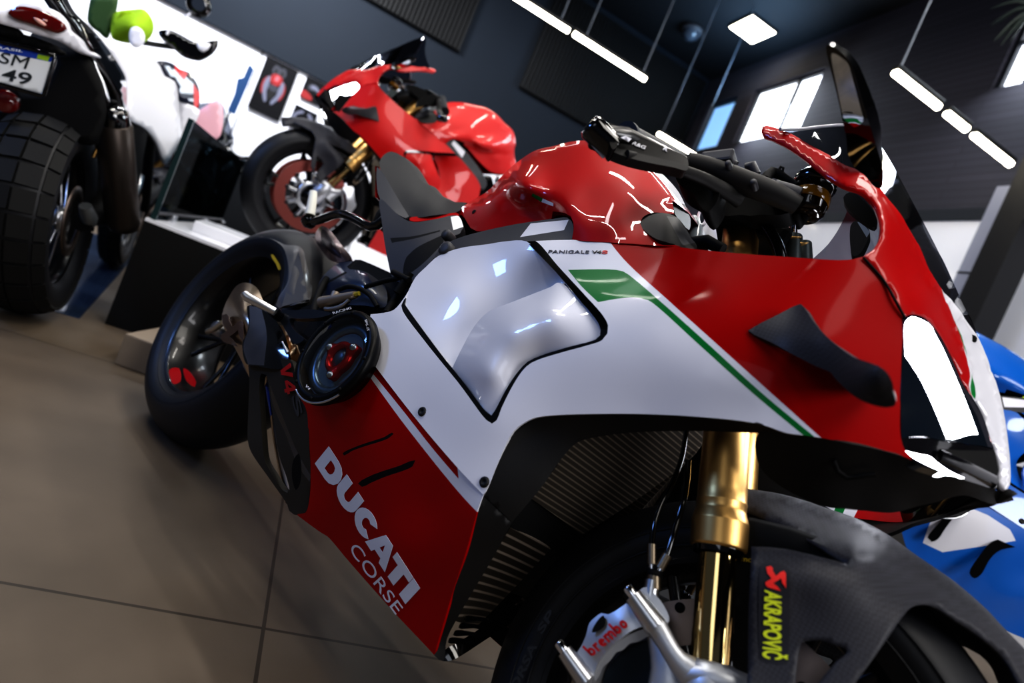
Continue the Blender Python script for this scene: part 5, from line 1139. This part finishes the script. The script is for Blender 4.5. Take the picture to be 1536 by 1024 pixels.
# ---- posters on the white wall
PB = mat('poster_black', '#0d0d11', .7, spec=.2); PW = mat('poster_pale', '#5c5e6e', .7); PR = mat('poster_red', '#7a1519', .7); PG = mat('poster_grey', '#2c2d36', .7); PD = mat('poster_dark', '#060608', .7); PP = mat('poster_rose', '#a9545c', .7)
def poster(cx_s, cz, w, h, label, shapes):
    t = empty('poster', rp(cx_s, DL-.035, cz), label, 'poster', 'framed posters on the white wall', (0, 0, R(61)))
    mb = MB(); mb.box((0, .004, 0), (w, .016, h)); mb.build('board', [PB], t)
    for k, (m, pl) in enumerate(shapes):
        mb = MB(); q = [(float(a)*w/2, float(b)*h/2) for a, b in catmull([p for p in pl], True, .15)]
        mb.prism(q, (0, -.006-.0008*k, 0), (1, 0, 0), (0, 0, 1), .0006); mb.build('print', [m], t)
S1 = [(PG, [(-.45,.6),(-.3,.85),(0,.8),(.3,.85),(.45,.6),(.3,.45),(-.3,.45)]), (PD, [(-.3,.65),(-.15,.75),(-.1,.6),(-.25,.5)]), (PD, [(.3,.65),(.15,.75),(.1,.6),(.25,.5)]), (PR, [(-.7,.15),(-.5,.35),(-.4,0),(-.55,-.35),(-.7,-.15)]), (PR, [(.7,.15),(.5,.35),(.4,0),(.55,-.35),(.7,-.15)]),
      (PW, [(-.55,.3),(-.4,.4),(-.3,.1),(-.3,-.2),(-.1,-.5),(-.2,-.6),(-.5,-.3),(-.62,0)]), (PW, [(.55,.3),(.4,.4),(.3,.1),(.3,-.2),(.1,-.5),(.2,-.6),(.5,-.3),(.62,0)]), (PR, [(-.35,.45),(0,.55),(.35,.45),(.3,.2),(0,.12),(-.3,.2)]), (PP, [(-.1,.45),(.15,.48),(.12,.3),(-.1,.28)]), (PG, [(-.3,.08),(.3,.08),(.28,-.06),(-.28,-.06)]), (PD, [(-.25,-.15),(.25,-.15),(0,-.45)])]
S2 = [(PG, [(-.6,.3),(0,.55),(.6,.1),(.7,-.2),(.1,0),(-.5,-.1)]), (PW, [(-.4,.35),(.1,.45),(.5,0),(.1,.12),(-.3,.1)]), (PR, [(-.9,-.3),(-.4,-.35),(.1,-.7),(.1,-.9),(-.9,-.9)])]
S3 = [(PW, [(-.9,-.2),(-.8,.3),(-.2,.75),(-.1,.6),(-.6,.15),(-.7,-.3)]), (PW, [(.9,-.2),(.75,.4),(.25,.75),(.2,.55),(.6,.1),(.7,-.5)]), (PG, [(-.2,-.1),(0,.05),(.2,-.1),(.15,-.4),(-.15,-.4)])]
def wallsz(x, y): d = wray(x, y); P = d*(DL/(d @ EB)); return P @ EA, P[2]+CW[2]
def poster_px(q, label, shapes):
    a = [wallsz(*p) for p in q]; s_ = sum(p[0] for p in a)/4; z_ = sum(p[1] for p in a)/4
    w = (abs(a[1][0]-a[0][0])+abs(a[2][0]-a[3][0]))/2; h = (abs(a[0][1]-a[3][1])+abs(a[1][1]-a[2][1]))/2
    poster(s_, z_, w, h, label, shapes)
poster_px(((401,84.5),(448,108),(419,181.5),(371.5,161.5)), 'large black poster with a red and silver machine seen head on', S1)
poster_px(((461,114),(493,131),(481,159.5),(449,146.5)), 'small dark poster with a red corner, upper of the two small ones', S2)
poster_px(((444,157),(478,172.5),(464,203),(431.5,188)), 'small dark poster with two white curves, under the other small one', S3)

# ---- column and dark post by the window wall
def tz(x, y, s): d = wray(x, y); P = d*(s/(d @ EA)); return P @ EB, P[2]+CW[2]
sC = 3.9
t1 = tz(1451, 376, sC)[0]; t2 = tz(1500, 358, sC)[0]
quad_box('column_1', sC, sC+.16, t2, t1, 0, 2.74, mat('grey_steel_face', '#8d91a0', .55))
t3 = tz(1511, 380, sC-.12)[0]
quad_box('column_2', sC-.12, sC+.1, t3, t2, 0, HC, mat('black_steel_face', '#15161a', .5))
for i, z in enumerate((1.62, 2.1)):
    quad_box('trim_%d' % (10+i), sC-.004, sC, t2, t1, z, z+.012, POD)
# dark counter and rough brown screen at the right edge
a = tz(1497, 580, 3.3)[0]; b = tz(1560, 560, 3.3)[0]
t = empty('wooden_screen', rp(3.3, (a+b)/2, 0), 'rough brown wooden screen beside the white wall at the right edge', 'screen', None, (0, 0, R(61)))
mb = MB(); mb.box((0, 0, .53), (.05, abs(a-b), 1.06)); mb.build('board', [mat('rough_brown', '#4f4640', .85, noise=(9, '#2e2824', 6))], t)
mb = MB(); mb.box((-.03, (a-b)/2+.02, .54), (.06, .05, 1.08)); mb.build('edge_post', [DARK], t)
t = empty('lime_bottle', rp(2.9, tz(1534, 590, 2.9)[0], 0), 'lime green cap of a bottle by the brown screen at the right edge', 'bottle')
zb = tz(1534, 592, 2.9)[1]
mb = MB(); mb.lathe([(0, 0), (.045, 0), (.05, .02), (.05, zb-.1), (.02, zb-.04), (.02, zb-.02), (0, zb-.02)], (0, 0, 0), (0, 0, 1), n=20); mb.build('body', [mat('bottle_dark', '#2d3336', .3)], t)
mb = MB(); mb.lathe([(.024, zb-.05), (.026, zb), (0, zb+.005)], (0, 0, 0), (0, 0, 1), n=20); mb.build('cap', [mat('lime_plastic', '#a8c81e', .4)], t)
# hanging palm leaves in the upper right corner
LEAF = mat('dark_palm_leaf', '#1d2a26', .6)
sP = 3.4
tp, zp = tz(1555, 12, sP)
t = empty('hanging_plant', rp(sP, tp, zp), 'dark drooping palm leaves in the top right corner, over the window', 'plant', None, (0, 0, R(61)))
mb = MB(); mb.tube([(0, 0, .0), (.05, -.1, .5), (.05, -.15, HC-zp)], .012, n=8); mb.build('stem', [LEAF], t)
rr = random.Random(3)
for k, (x, y) in enumerate(((1492,18),(1496,30),(1488,40),(1500,48),(1490,60),(1500,70),(1512,78),(1480,34),(1506,62),(1520,70))):
    q = tz(x, y, sP); e = Vector((rr.uniform(-.08, .08), q[0]-tp, q[1]-zp))
    m_ = e*.5+Vector((0, 0, .05)); mb = MB(); mb.tube([(0, 0, 0), m_, e], [.006, .013, .002], n=6, step=.04, flat=.15); mb.build('leaf', [LEAF], t)

# wide vents of the blue machine
BFR = LEANM.inverted() @ blue_bike.matrix_basis
for q in ([(1392,806),(1398,812),(1407,808),(1418,792),(1431,775,True),(1419,774,True),(1404,790)], [(1455,859),(1462,867),(1471,862),(1486,837),(1500,825),(1545,818,True),(1545,804,True),(1500,808),(1485,815),(1474,828)]):
    o = panel('vent_slot', q, lambda x, y: -.209, [mat('vent_black', '#020203', .8, spec=.1)], blue_bike, frame=BFR, sp=6, thick=.002); o.matrix_basis = IDENT
# narrow blue flag beyond the podium
t = empty('banner', rp(-1.25, 7.6, 0), 'narrow dark blue banner standing by the white wall, left of the large poster', 'banner')
t.rotation_euler = (0, 0, R(61))
fb = MB()
def tb(x, y): d = wray(x, y); P = d*(7.6/(d @ EB)); return Vector((P @ EA+1.25, 0, P[2]+CW[2]))
pl = [tb(*p) for p in ((375,96),(381,104),(372,126),(352,172),(341,166),(352,140),(356,118),(366,116))]
fb.add(pl+[p+Vector((0, .01, 0)) for p in pl], [list(range(8)), list(range(15, 7, -1))]+[[i, i+8, (i+1) % 8+8, (i+1) % 8] for i in range(8)], 0, False)
fb.build('cloth', [mat('navy_cloth', '#12365c', .8)], t)
fb = MB(); a = tb(344, 168); fb.tube([Vector((a.x, .02, 0)), a+Vector((0, .02, 0)), tb(374, 98)+Vector((0, .02, 0))], .012, n=8); fb.build('pole', [GREYP], t)

t = empty('counter', rp(-2.4, 6.9, 0), 'dark counter by the white wall, seen through the glass parapet', 'counter', None, (0, 0, R(61)))
mb = MB(); mb.box((1.3, .25, .5), (2.6, .5, 1.0), bev=.01); mb.build('cabinet', [mat('counter_dark', '#0b0f14', .5)], t)
mb = MB(); mb.box((1.3, .25, 1.015), (2.66, .56, .03), bev=.006); mb.build('worktop', [mat('counter_top', '#15202a', .3)], t)
# ================================================================= the white touring machine seen from behind
ayaw = R(158); A0 = wz(38, 470, 0)
AF = Matrix.Translation((A0.x, A0.y, .016)) @ Matrix.Rotation(ayaw, 4, 'Z') @ Matrix.Rotation(R(-9), 4, 'X')
ABF = LEANM.inverted() @ AF          # its frame seen from the solver's frame
adv = empty('motorcycle', (0, 0, 0), 'white touring motorcycle with a licence plate, seen from behind at the left edge', 'motorcycle')
adv.matrix_basis = AF
_mi = np.array(ABF.inverted().to_3x3()); _ti = np.array(ABF.inverted().translation); _ac = _mi @ _c + _ti
def ax_(x, y, X):
    """point of the touring machine's frame at photo position on the plane forward = X"""
    d = _mi @ (_f + (x-768)/FPX*_r - (y-512)/FPX*_u); return Vector(_ac + d*((X-_ac[0])/d[0]))
def ay_(x, y, Y):
    d = _mi @ (_f + (x-768)/FPX*_r - (y-512)/FPX*_u); return Vector(_ac + d*((Y-_ac[1])/d[1]))
def apan(name, out, X, mats, th=.01, regions=(), sp=8, par=adv):
    fn = X if callable(X) else (TPS(X) if isinstance(X, list) else (lambda x, y: X))
    co, fa, fm = panel(name, out, None, mats, adv, raw=True, sp=sp, regions=regions, pt=lambda x, y: ax_(x, y, fn(x, y)))
    n = geometry.normal([co[i] for i in fa[0]])
    cam_l = Vector(_ac)
    s = sum(geometry.normal([co[i] for i in f]).dot(cam_l-co[f[0]]) for f in fa)
    if s < 0: fa = [f[::-1] for f in fa]
    mb = MB(); me = bpy.data.meshes.new(name); me.from_pydata(co, [], fa); me.update()
    o = link(name, me, par, mats); me.polygons.foreach_set('material_index', fm)
    so = o.modifiers.new('thickness', 'SOLIDIFY'); so.thickness = th; so.offset = -1
    return o
AW = mat('pearl_white', '#ececf2', .3, coat=.8); 
# rear wheel: block-tread tyre on a wire wheel
def knob_wheel(c, Rr, w, rim_r, name, knobs):
    mb = MB(); c = Vector(c); hw = w*.36
    mb.lathe([(rim_r, -hw), (rim_r-.012, -hw+.006), (rim_r-.02, -hw*.4), (rim_r-.02, hw*.4), (rim_r-.012, hw-.006), (rim_r, hw), (rim_r-.004, 0)], c, (0, 1, 0), n=60, closed=True)
    rim = mb.build(name, [RIMB], adv)
    t = MB(); prof = [(rim_r-.008, -hw), (rim_r+.012, -w*.46), (Rr-.06, -w*.5), (Rr-.03, -w*.47), (Rr-.01, -w*.33), (Rr, 0), (Rr-.01, w*.33), (Rr-.03, w*.47), (Rr-.06, w*.5), (rim_r+.012, w*.46), (rim_r-.008, hw)]
    t.lathe([(float(q[0]), float(q[1])) for q in catmull(prof, False, .01)], c, (0, 1, 0), n=80); ty = t.build('tyre', [RUBBER], rim)
    k = MB()
    for i in range(knobs):
        a = 2*PI*i/knobs
        for y, hw_, dr in ((-w*.42, w*.09, -.019), (-w*.16, w*.15, -.002), (w*.16, w*.15, -.002), (w*.42, w*.09, -.019)):
            rot = Matrix.Rotation(-a, 3, 'Y') @ Matrix.Rotation(-y/w*1.2, 3, 'X')
            p = c+Matrix.Rotation(-a, 3, 'Y') @ Vector((0, y, Rr+dr))
            k.box(p, (2*PI*Rr/knobs*.86, hw_*2, .012), rot=rot)
    k.build('tread_blocks', [TREAD], rim)['kind'] = 'stuff'
    h = MB(); h.lathe([(0, -.07), (.03, -.07), (.05, -.05), (.03, -.03), (.03, .03), (.05, .05), (.03, .07), (0, .07)], c, (0, 1, 0), n=28); h.build('hub', [ALU], rim)
    for i in range(14):
        a = 2*PI*i/14; b_ = a+(.35 if i % 2 else -.35)
        s = MB(); s.tube([c+Vector((math.cos(a)*.045, (-.05 if i % 4 < 2 else .05), math.sin(a)*.045)), c+Vector((math.cos(b_)*(rim_r-.015), (-.02 if i % 4 < 2 else .02), math.sin(b_)*(rim_r-.015)))], .0032, n=6); s.build('spoke', [ALU], rim)
    d = MB(); d.lathe([(.085, -.003), (.125, -.003), (.125, .003), (.085, .003)], c+Vector((0, -.085, 0)), (0, 1, 0), n=50, closed=True); d.build('brake_disc', [STEEL], rim)
    return rim
knob_wheel((0, 0, .335), .335, .185, .235, 'rear_wheel', 27)
knob_wheel((1.52, 0, .35), .35, .10, .27, 'front_wheel', 44)
# plate
X0 = -.30
pl = apan('licence_plate', [(-70,18,True),(0,63.5,True),(83,83.5,True),(66,142,True),(0,125,True),(-70,108,True)], X0, [mat('plate_white', '#d6d9dc', .45, coat=.3), mat('plate_blue', '#1c3f97', .4), mat('plate_flag', '#8fae2a', .4)], .004,
    regions=[([(-70,10,True),(0,58,True),(86,79,True),(76,93,True),(0,77.5,True),(-70,62,True)],1), ([(57,81,True),(75,85,True),(72,92,True),(55,87.5,True)],2)], sp=6)
def alet(s, bl, br, tr, tl, X, m, par, bold=.012):
    V, F = text_mesh(s, bold); bl, br, tr, tl = [np.array(p, float) for p in (bl, br, tr, tl)]; co = []
    for u, v in V:
        q = bl*(1-u)*(1-v)+br*u*(1-v)+tr*u*v+tl*(1-u)*v; co.append(ax_(q[0], q[1], X-.003))
    me = bpy.data.meshes.new('lettering'); me.from_pydata(co, [], F); me.update(); return link('lettering', me, par, [m], None, False)
PK = mat('plate_black', '#20262a', .5)
alet('SM', (-2,93), (39,103.5), (46,85), (3,77), X0, PK, pl, 0.0)
alet('49', (1,118), (44,128), (50,110), (6,101), X0, PK, pl)
alet('BRASIL', (-14,71.5), (34,78.5), (36,75), (-12,67.5), X0, mat('plate_band_white', '#dfe4ea', .4), pl)
mb = MB(); fr = [ax_(x, y, X0-.003) for x, y in ((0,63),(45,73),(82,83),(82,90),(66,142),(60,143),(0,126))]; mb.tube(fr, .006, n=8); mb.build('plate_frame', [GLOSSB], pl)
# tail lamp, white tail and black hangers
apan('tail_cowl', [(-5,16,True),(14,14),(31,3),(60,8),(90,20),(104,36),(107,45),(126,62),(134,76),(150,84),(152,87),(120,80),(103,70),(84,60),(56,52),(31,44),(-5,34,True)], [(-5,25,-.3),(60,30,-.3),(107,45,-.26),(150,85,-.1),(31,3,-.3),(80,60,-.28)], [AW], .05, sp=7)
tl = apan('tail_lamp', [(12,20),(18,13),(31,9.5),(55,14),(80,24),(96,35),(99,42),(86,48.5),(70,44),(46,35),(20,26.5)], -.315, [mat('red_lens', '#5e0a08', .12, coat=.8)], .02, sp=6)
for q in ([(50,26),(62,30),(70,38),(66,39),(55,33)], [(64,28),(71,30),(70,33),(65,31)]):
    apan('lens_facet', q, -.318, [mat('lens_facet_pale', '#d8a99c', .2)], .002, sp=5, par=tl)
apan('plate_lamp', [(-5,33),(20,38),(31,48),(30,58),(15,56),(-5,50)], -.28, [DARK], .03, sp=7)
apan('plate_hanger', [(-5,46,True),(28,50),(58,58),(90,72),(98,80),(70,78),(40,68),(10,62),(-5,62,True)], -.27, [DARK], .02, sp=7)
apan('inner_mudguard', [(-5,120,True),(60,140),(82,90),(90,72),(128,82),(150,120),(158,170),(150,200),(145,215),(120,215),(100,200),(60,186),(20,184),(-5,196,True)], -.12, [DARK], .02, sp=12)
apan('grab_rail', [(78,-8,True),(94,16),(112,38),(126,62),(140,86),(154,104),(168,128),(176,148),(182,168),(188,164),(190,135),(188,116),(168,82),(150,58),(132,38),(112,18),(98,-8,True)], [(80,0,-.25),(130,60,-.15),(190,135,.1),(182,168,.05)], [GLOSSB], .03, sp=8)
apan('side_strut', [(136,84),(140,96),(150,122),(160,152),(164,154),(158,128),(148,106),(141,88)], -.1, [ALU], .01, sp=5)
# white flank
apan('side_panel', [(130,34,True),(150,54),(166,67),(195,74),(222,83),(240,99),(247,114),(262,122),(268,150),(271,185),(273,212),(262,228),(250,246),(245,235),(237,214),(219,193),(191,176),(190,140),(186,118),(168,84),(150,58)], lambda x, y: .1+(x-130)/143*.6, [AW], .02, sp=9)
apan('tank_panel', [(236,92),(250,92),(262,97),(270,104),(283,108),(297,128),(300,146),(297,163),(282,156),(266,146),(262,124),(250,118),(244,106)], [(236,92,.8),(300,146,.95)], [mat('navy_panel', '#161c30', .3, coat=.6), mat('red_accent', '#c22a2a', .3), AW], .02, regions=[([(262,96,True),(270,104,True),(282,110,True),(276,120,True),(262,104,True)],1),([(290,125,True),(300,140,True),(297,163,True),(291,158,True)],1)], sp=6)
apan('front_shroud', [(250,118),(268,122),(268,150),(282,156),(299,165),(290,190),(276,215),(268,200),(268,160)], .9, [AW], .02, sp=8)
apan('screen_panel', [(292,170),(299,165),(330,150),(330,204),(318,211),(300,200),(288,193)], 1.0, [mat('pale_rose_panel', '#e9b9c4', .25)], .01, sp=8)  # red reflection on white bodywork, painted as a rose panel
# silencer
q0, q1 = ax_(170, 180, -.05), ax_(184, 328, .1)
d = (q1-q0).normalized(); L = (q1-q0).length; r0 = .055
mb = MB(); mb.lathe([(0, .0), (.03, 0), (.044, .012), (.05, .05), (.05, .06)], q0-d*.045, d, n=28); cap = mb.build('silencer_cap', [GLOSSB], adv)
for k, off in enumerate((-.012, .014)):
    mb = MB(); mb.lathe([(0, -.003), (.011, -.003), (.014, .001), (.011, .004)], q0-d*.045+Vector((0, 0, off*1.2)), d, n=16); mb.build('outlet', [DARK], cap)
mb = MB(); mb.lathe([(.05, 0), (.056, .004), (.056, L), (.045, L+.03), (0, L+.04)], q0+d*.01, d, n=32); mb.build('silencer', [mat('brown_titanium_sleeve', '#3d3733', .38, .7)], adv)
mb = MB(); mb.tube([ax_(140,236,-.02), ax_(146,222,-.02), ax_(150,208,-.02)], .006, n=8); mb.build('gold_adjuster', [GOLD], adv)
# swingarm side parts
mb = MB(); mb.tube([(0, -.11, .335), (.2, -.12, .38), (.45, -.1, .45)], [.03, .035, .05], n=12, step=.05); mb.build('swingarm', [DARK], adv)
mb = MB(); mb.tube([(-.03, -.12, .40), (.0, -.13, .36), (.05, -.125, .34)], [.02, .028, .022], n=12); mb.build('rear_caliper', [mat('grey_caliper', '#75797c', .4, .7)], adv)
mb = MB(); mb.box((.6, 0, .55), (.5, .3, .5), bev=.06); mb.build('engine_block', [DARK], adv)
mb = MB(); mb.box((.35, 0, .86), (.8, .2, .12), bev=.04); mb.build('seat', [SEATM], adv)
mb = MB(); mb.box((.95, 0, .95), (.4, .3, .25), bev=.09); mb.build('fuel_tank', [AW], adv)
for sg in (-1, 1):
    mb = MB(); mb.tube([(1.1, sg*.1, 1.0), (1.52, sg*.1, .35)], .026, n=12); mb.build('fork_leg', [DARK], adv)
mb = MB(); mb.tube([tuple(ax_(205,62,1.02)), tuple(ax_(228,66,1.02)), tuple(ax_(256,70,1.02)), tuple(ax_(290,74,1.02))], .013, n=10, step=.05); mb.build('handlebar', [RIMB], adv)
mb = MB(); mb.tube([ay_(210,262,-.12), ay_(206,280,-.12), ay_(196,300,-.12)], .02, n=12); mb.build('foot_control', [ALU], adv)
# hand guard and mirror on the right bar
hg = apan('hand_guard', [(237,47),(255,45),(270,51),(291,62),(310,62),(328,60.5),(327,67),(322,76),(316,82),(306,88),(297,90),(275,84.5),(256,69),(244,60)], 1.0, [GLOSSB], .03, sp=6)
apan('guard_opening', [(295,64),(305,63.5),(316,66),(312,74),(306,78),(298,74)], .99, [AW], .004, sp=5, par=hg)
mc = ax_(298, 7, 1.0); mb = MB(); mb.lathe([(0, -.012), (.03, -.012), (.052, -.006), (.056, .004), (.04, .018), (0, .024)], mc, (1, 0, .1), n=32); mr = mb.build('mirror', [GLOSSB], adv)
mb = MB(); mb.lathe([(0, -.0135), (.03, -.013)], mc, (1, 0, .1), n=28); mb.build('mirror_glass', [MIRR], mr)
mb = MB(); mb.tube([ax_(286,20,1.0), ax_(270,30,1.0), ax_(256,40,1.0), ax_(250,52,1.0)], .006, n=8); mb.build('mirror_stem', [AW], mr)
# rolled lime bag strapped on the rack
lb = empty('bag', ax_(210, 55, .5), 'lime green padded bag lying on the white motorcycle', 'bag')
lb.matrix_basis = AF
bo = apan('bag_body', [(170,20),(176,17),(200,14),(216,14),(228,28),(231,42),(226,56),(214,64),(196,65),(178,62),(168,57),(166,40)], [(170,20,.6),(231,42,.6),(200,40,.5),(196,65,.6),(200,14,.6)], [mat('lime_fabric', '#9cc025', .8, bump=('checker', 220, .4, .002))], .1, sp=6, par=lb)
apan('bag_patch', [(196,42),(206,40),(215,47),(217,60),(210,70),(200,70),(194,62)], .48, [AW], .01, sp=6, par=lb)
apan('bag_flap', [(136,-6,True),(150,-6,True),(176,-4,True),(172,18),(166,40),(158,56),(146,46),(132,34)], .62, [mat('dark_green_fabric', '#35522a', .6)], .03, sp=7, par=lb)
# glossy dark display mat under it
pA, pB = wz(75, 471, 0), wz(190, 503, 0); d = (pB-pA).normalized(); nrm = Vector((-d.y, d.x, 0))
t = empty('display_mat', ((pA+pB)/2).to_tuple(), 'thin glossy dark display mat beneath the white motorcycle', 'mat')
t.rotation_euler = (0, 0, math.atan2(d.y, d.x))
mb = MB(); mb.box((-.88, 1.3, .001), (1.68, 2.5, .002)); mb.build('sheet', [mat('dark_gloss_mat', '#34435c', .15, coat=.5)], t)  # lightened blue base colour carries the reflection of the bright wall

mb = MB(); q = ax_(8, 152, -.2); mb.lathe([(0, -.012), (.03, -.012), (.034, -.004), (.034, .01), (0, .012)], q, (1, 0, 0), n=24); mb.build('reflector', [mat('red_lens', '#5e0a08', .12)], adv)
mb = MB(); mb.tube([ax_(24,146,-.2), ax_(22,156,-.2), ax_(20,163,-.2)], [.012, .01, .006], n=10); mb.build('reflector_bracket', [ALU], adv)
# ---------------------------------------------------------------- light in the hall
# daylight through the high windows, ceiling fixtures over the hall, added fill and rim lights
area('window_daylight', rp(DB-.1, 6.2, 4.2), rp(1.5, 3, 0), 1.2, 60, (.82, .91, 1), .8)
area('window_daylight', rp(DB-.1, 2.9, 4.2), rp(1, 1, 0), 1.4, 80, (.85, .93, 1), .8)
area('window_glow', rp(DB-.5, 6.2, 4.1), rp(DB-1.5, 6.5, 5), .8, 40, (.4, .68, 1), .6)  # added lamp that tints the ceiling blue beside the windows
area('shopfront_daylight', rp(2.6, -4.5, 3.6), rp(.3, .9, .5), 2.6, 165, (.98, .975, 1), 2.0)  # added fill from behind the camera, no shop front known there
area('shopfront_daylight', rp(-4.0, -3.0, 3.4), rp(.0, .9, .5), 2.2, 20, (.85, .9, 1), 1.8)  # weaker added fill from behind, on the left
area('blue_display_light', rp(-3.6, 1.6, 2.4), rp(-.2, 1.5, .4), .8, 36, (.22, .42, 1), .5)  # added blue rim light for the tyre edges, no lamp known there
for s in (-2.2, .2, 2.0):
    for t in (1.7, 3.0):
        area('ceiling_fixture', rp(s, t, 4.5), rp(s, t, 0), 1.3, 26, (1, .96, .9), .09)
area('ceiling_fixture', rp(.6, -1.4, 4.6), rp(.6, -.4, 0), 2.2, 60, (1, .96, .9), 1.8)  # broad soft fill added overhead behind the camera
area('display_wash', rp(-1.8, 6.0, 4.2), rp(-2.2, 8, 1.2), 2.2, 300, (.95, .97, 1), .4)
area('display_wash', rp(1.0, 6.4, 4.2), rp(.8, 8, 1.0), 2.0, 30, (.95, .97, 1), .4)
area('display_wash', rp(-1.2, 1.9, 3.6), rp(-1.6, 3.2, 1.0), 1.0, 12, (.95, .97, 1), .3)  # added to brighten the flank of the white motorcycle
area('ceiling_fixture', rp(1.1, .2, 4.2), rp(.5, .8, 0), .8, 24, (1, .95, .9), .8)  # added overhead to brighten the floor in front
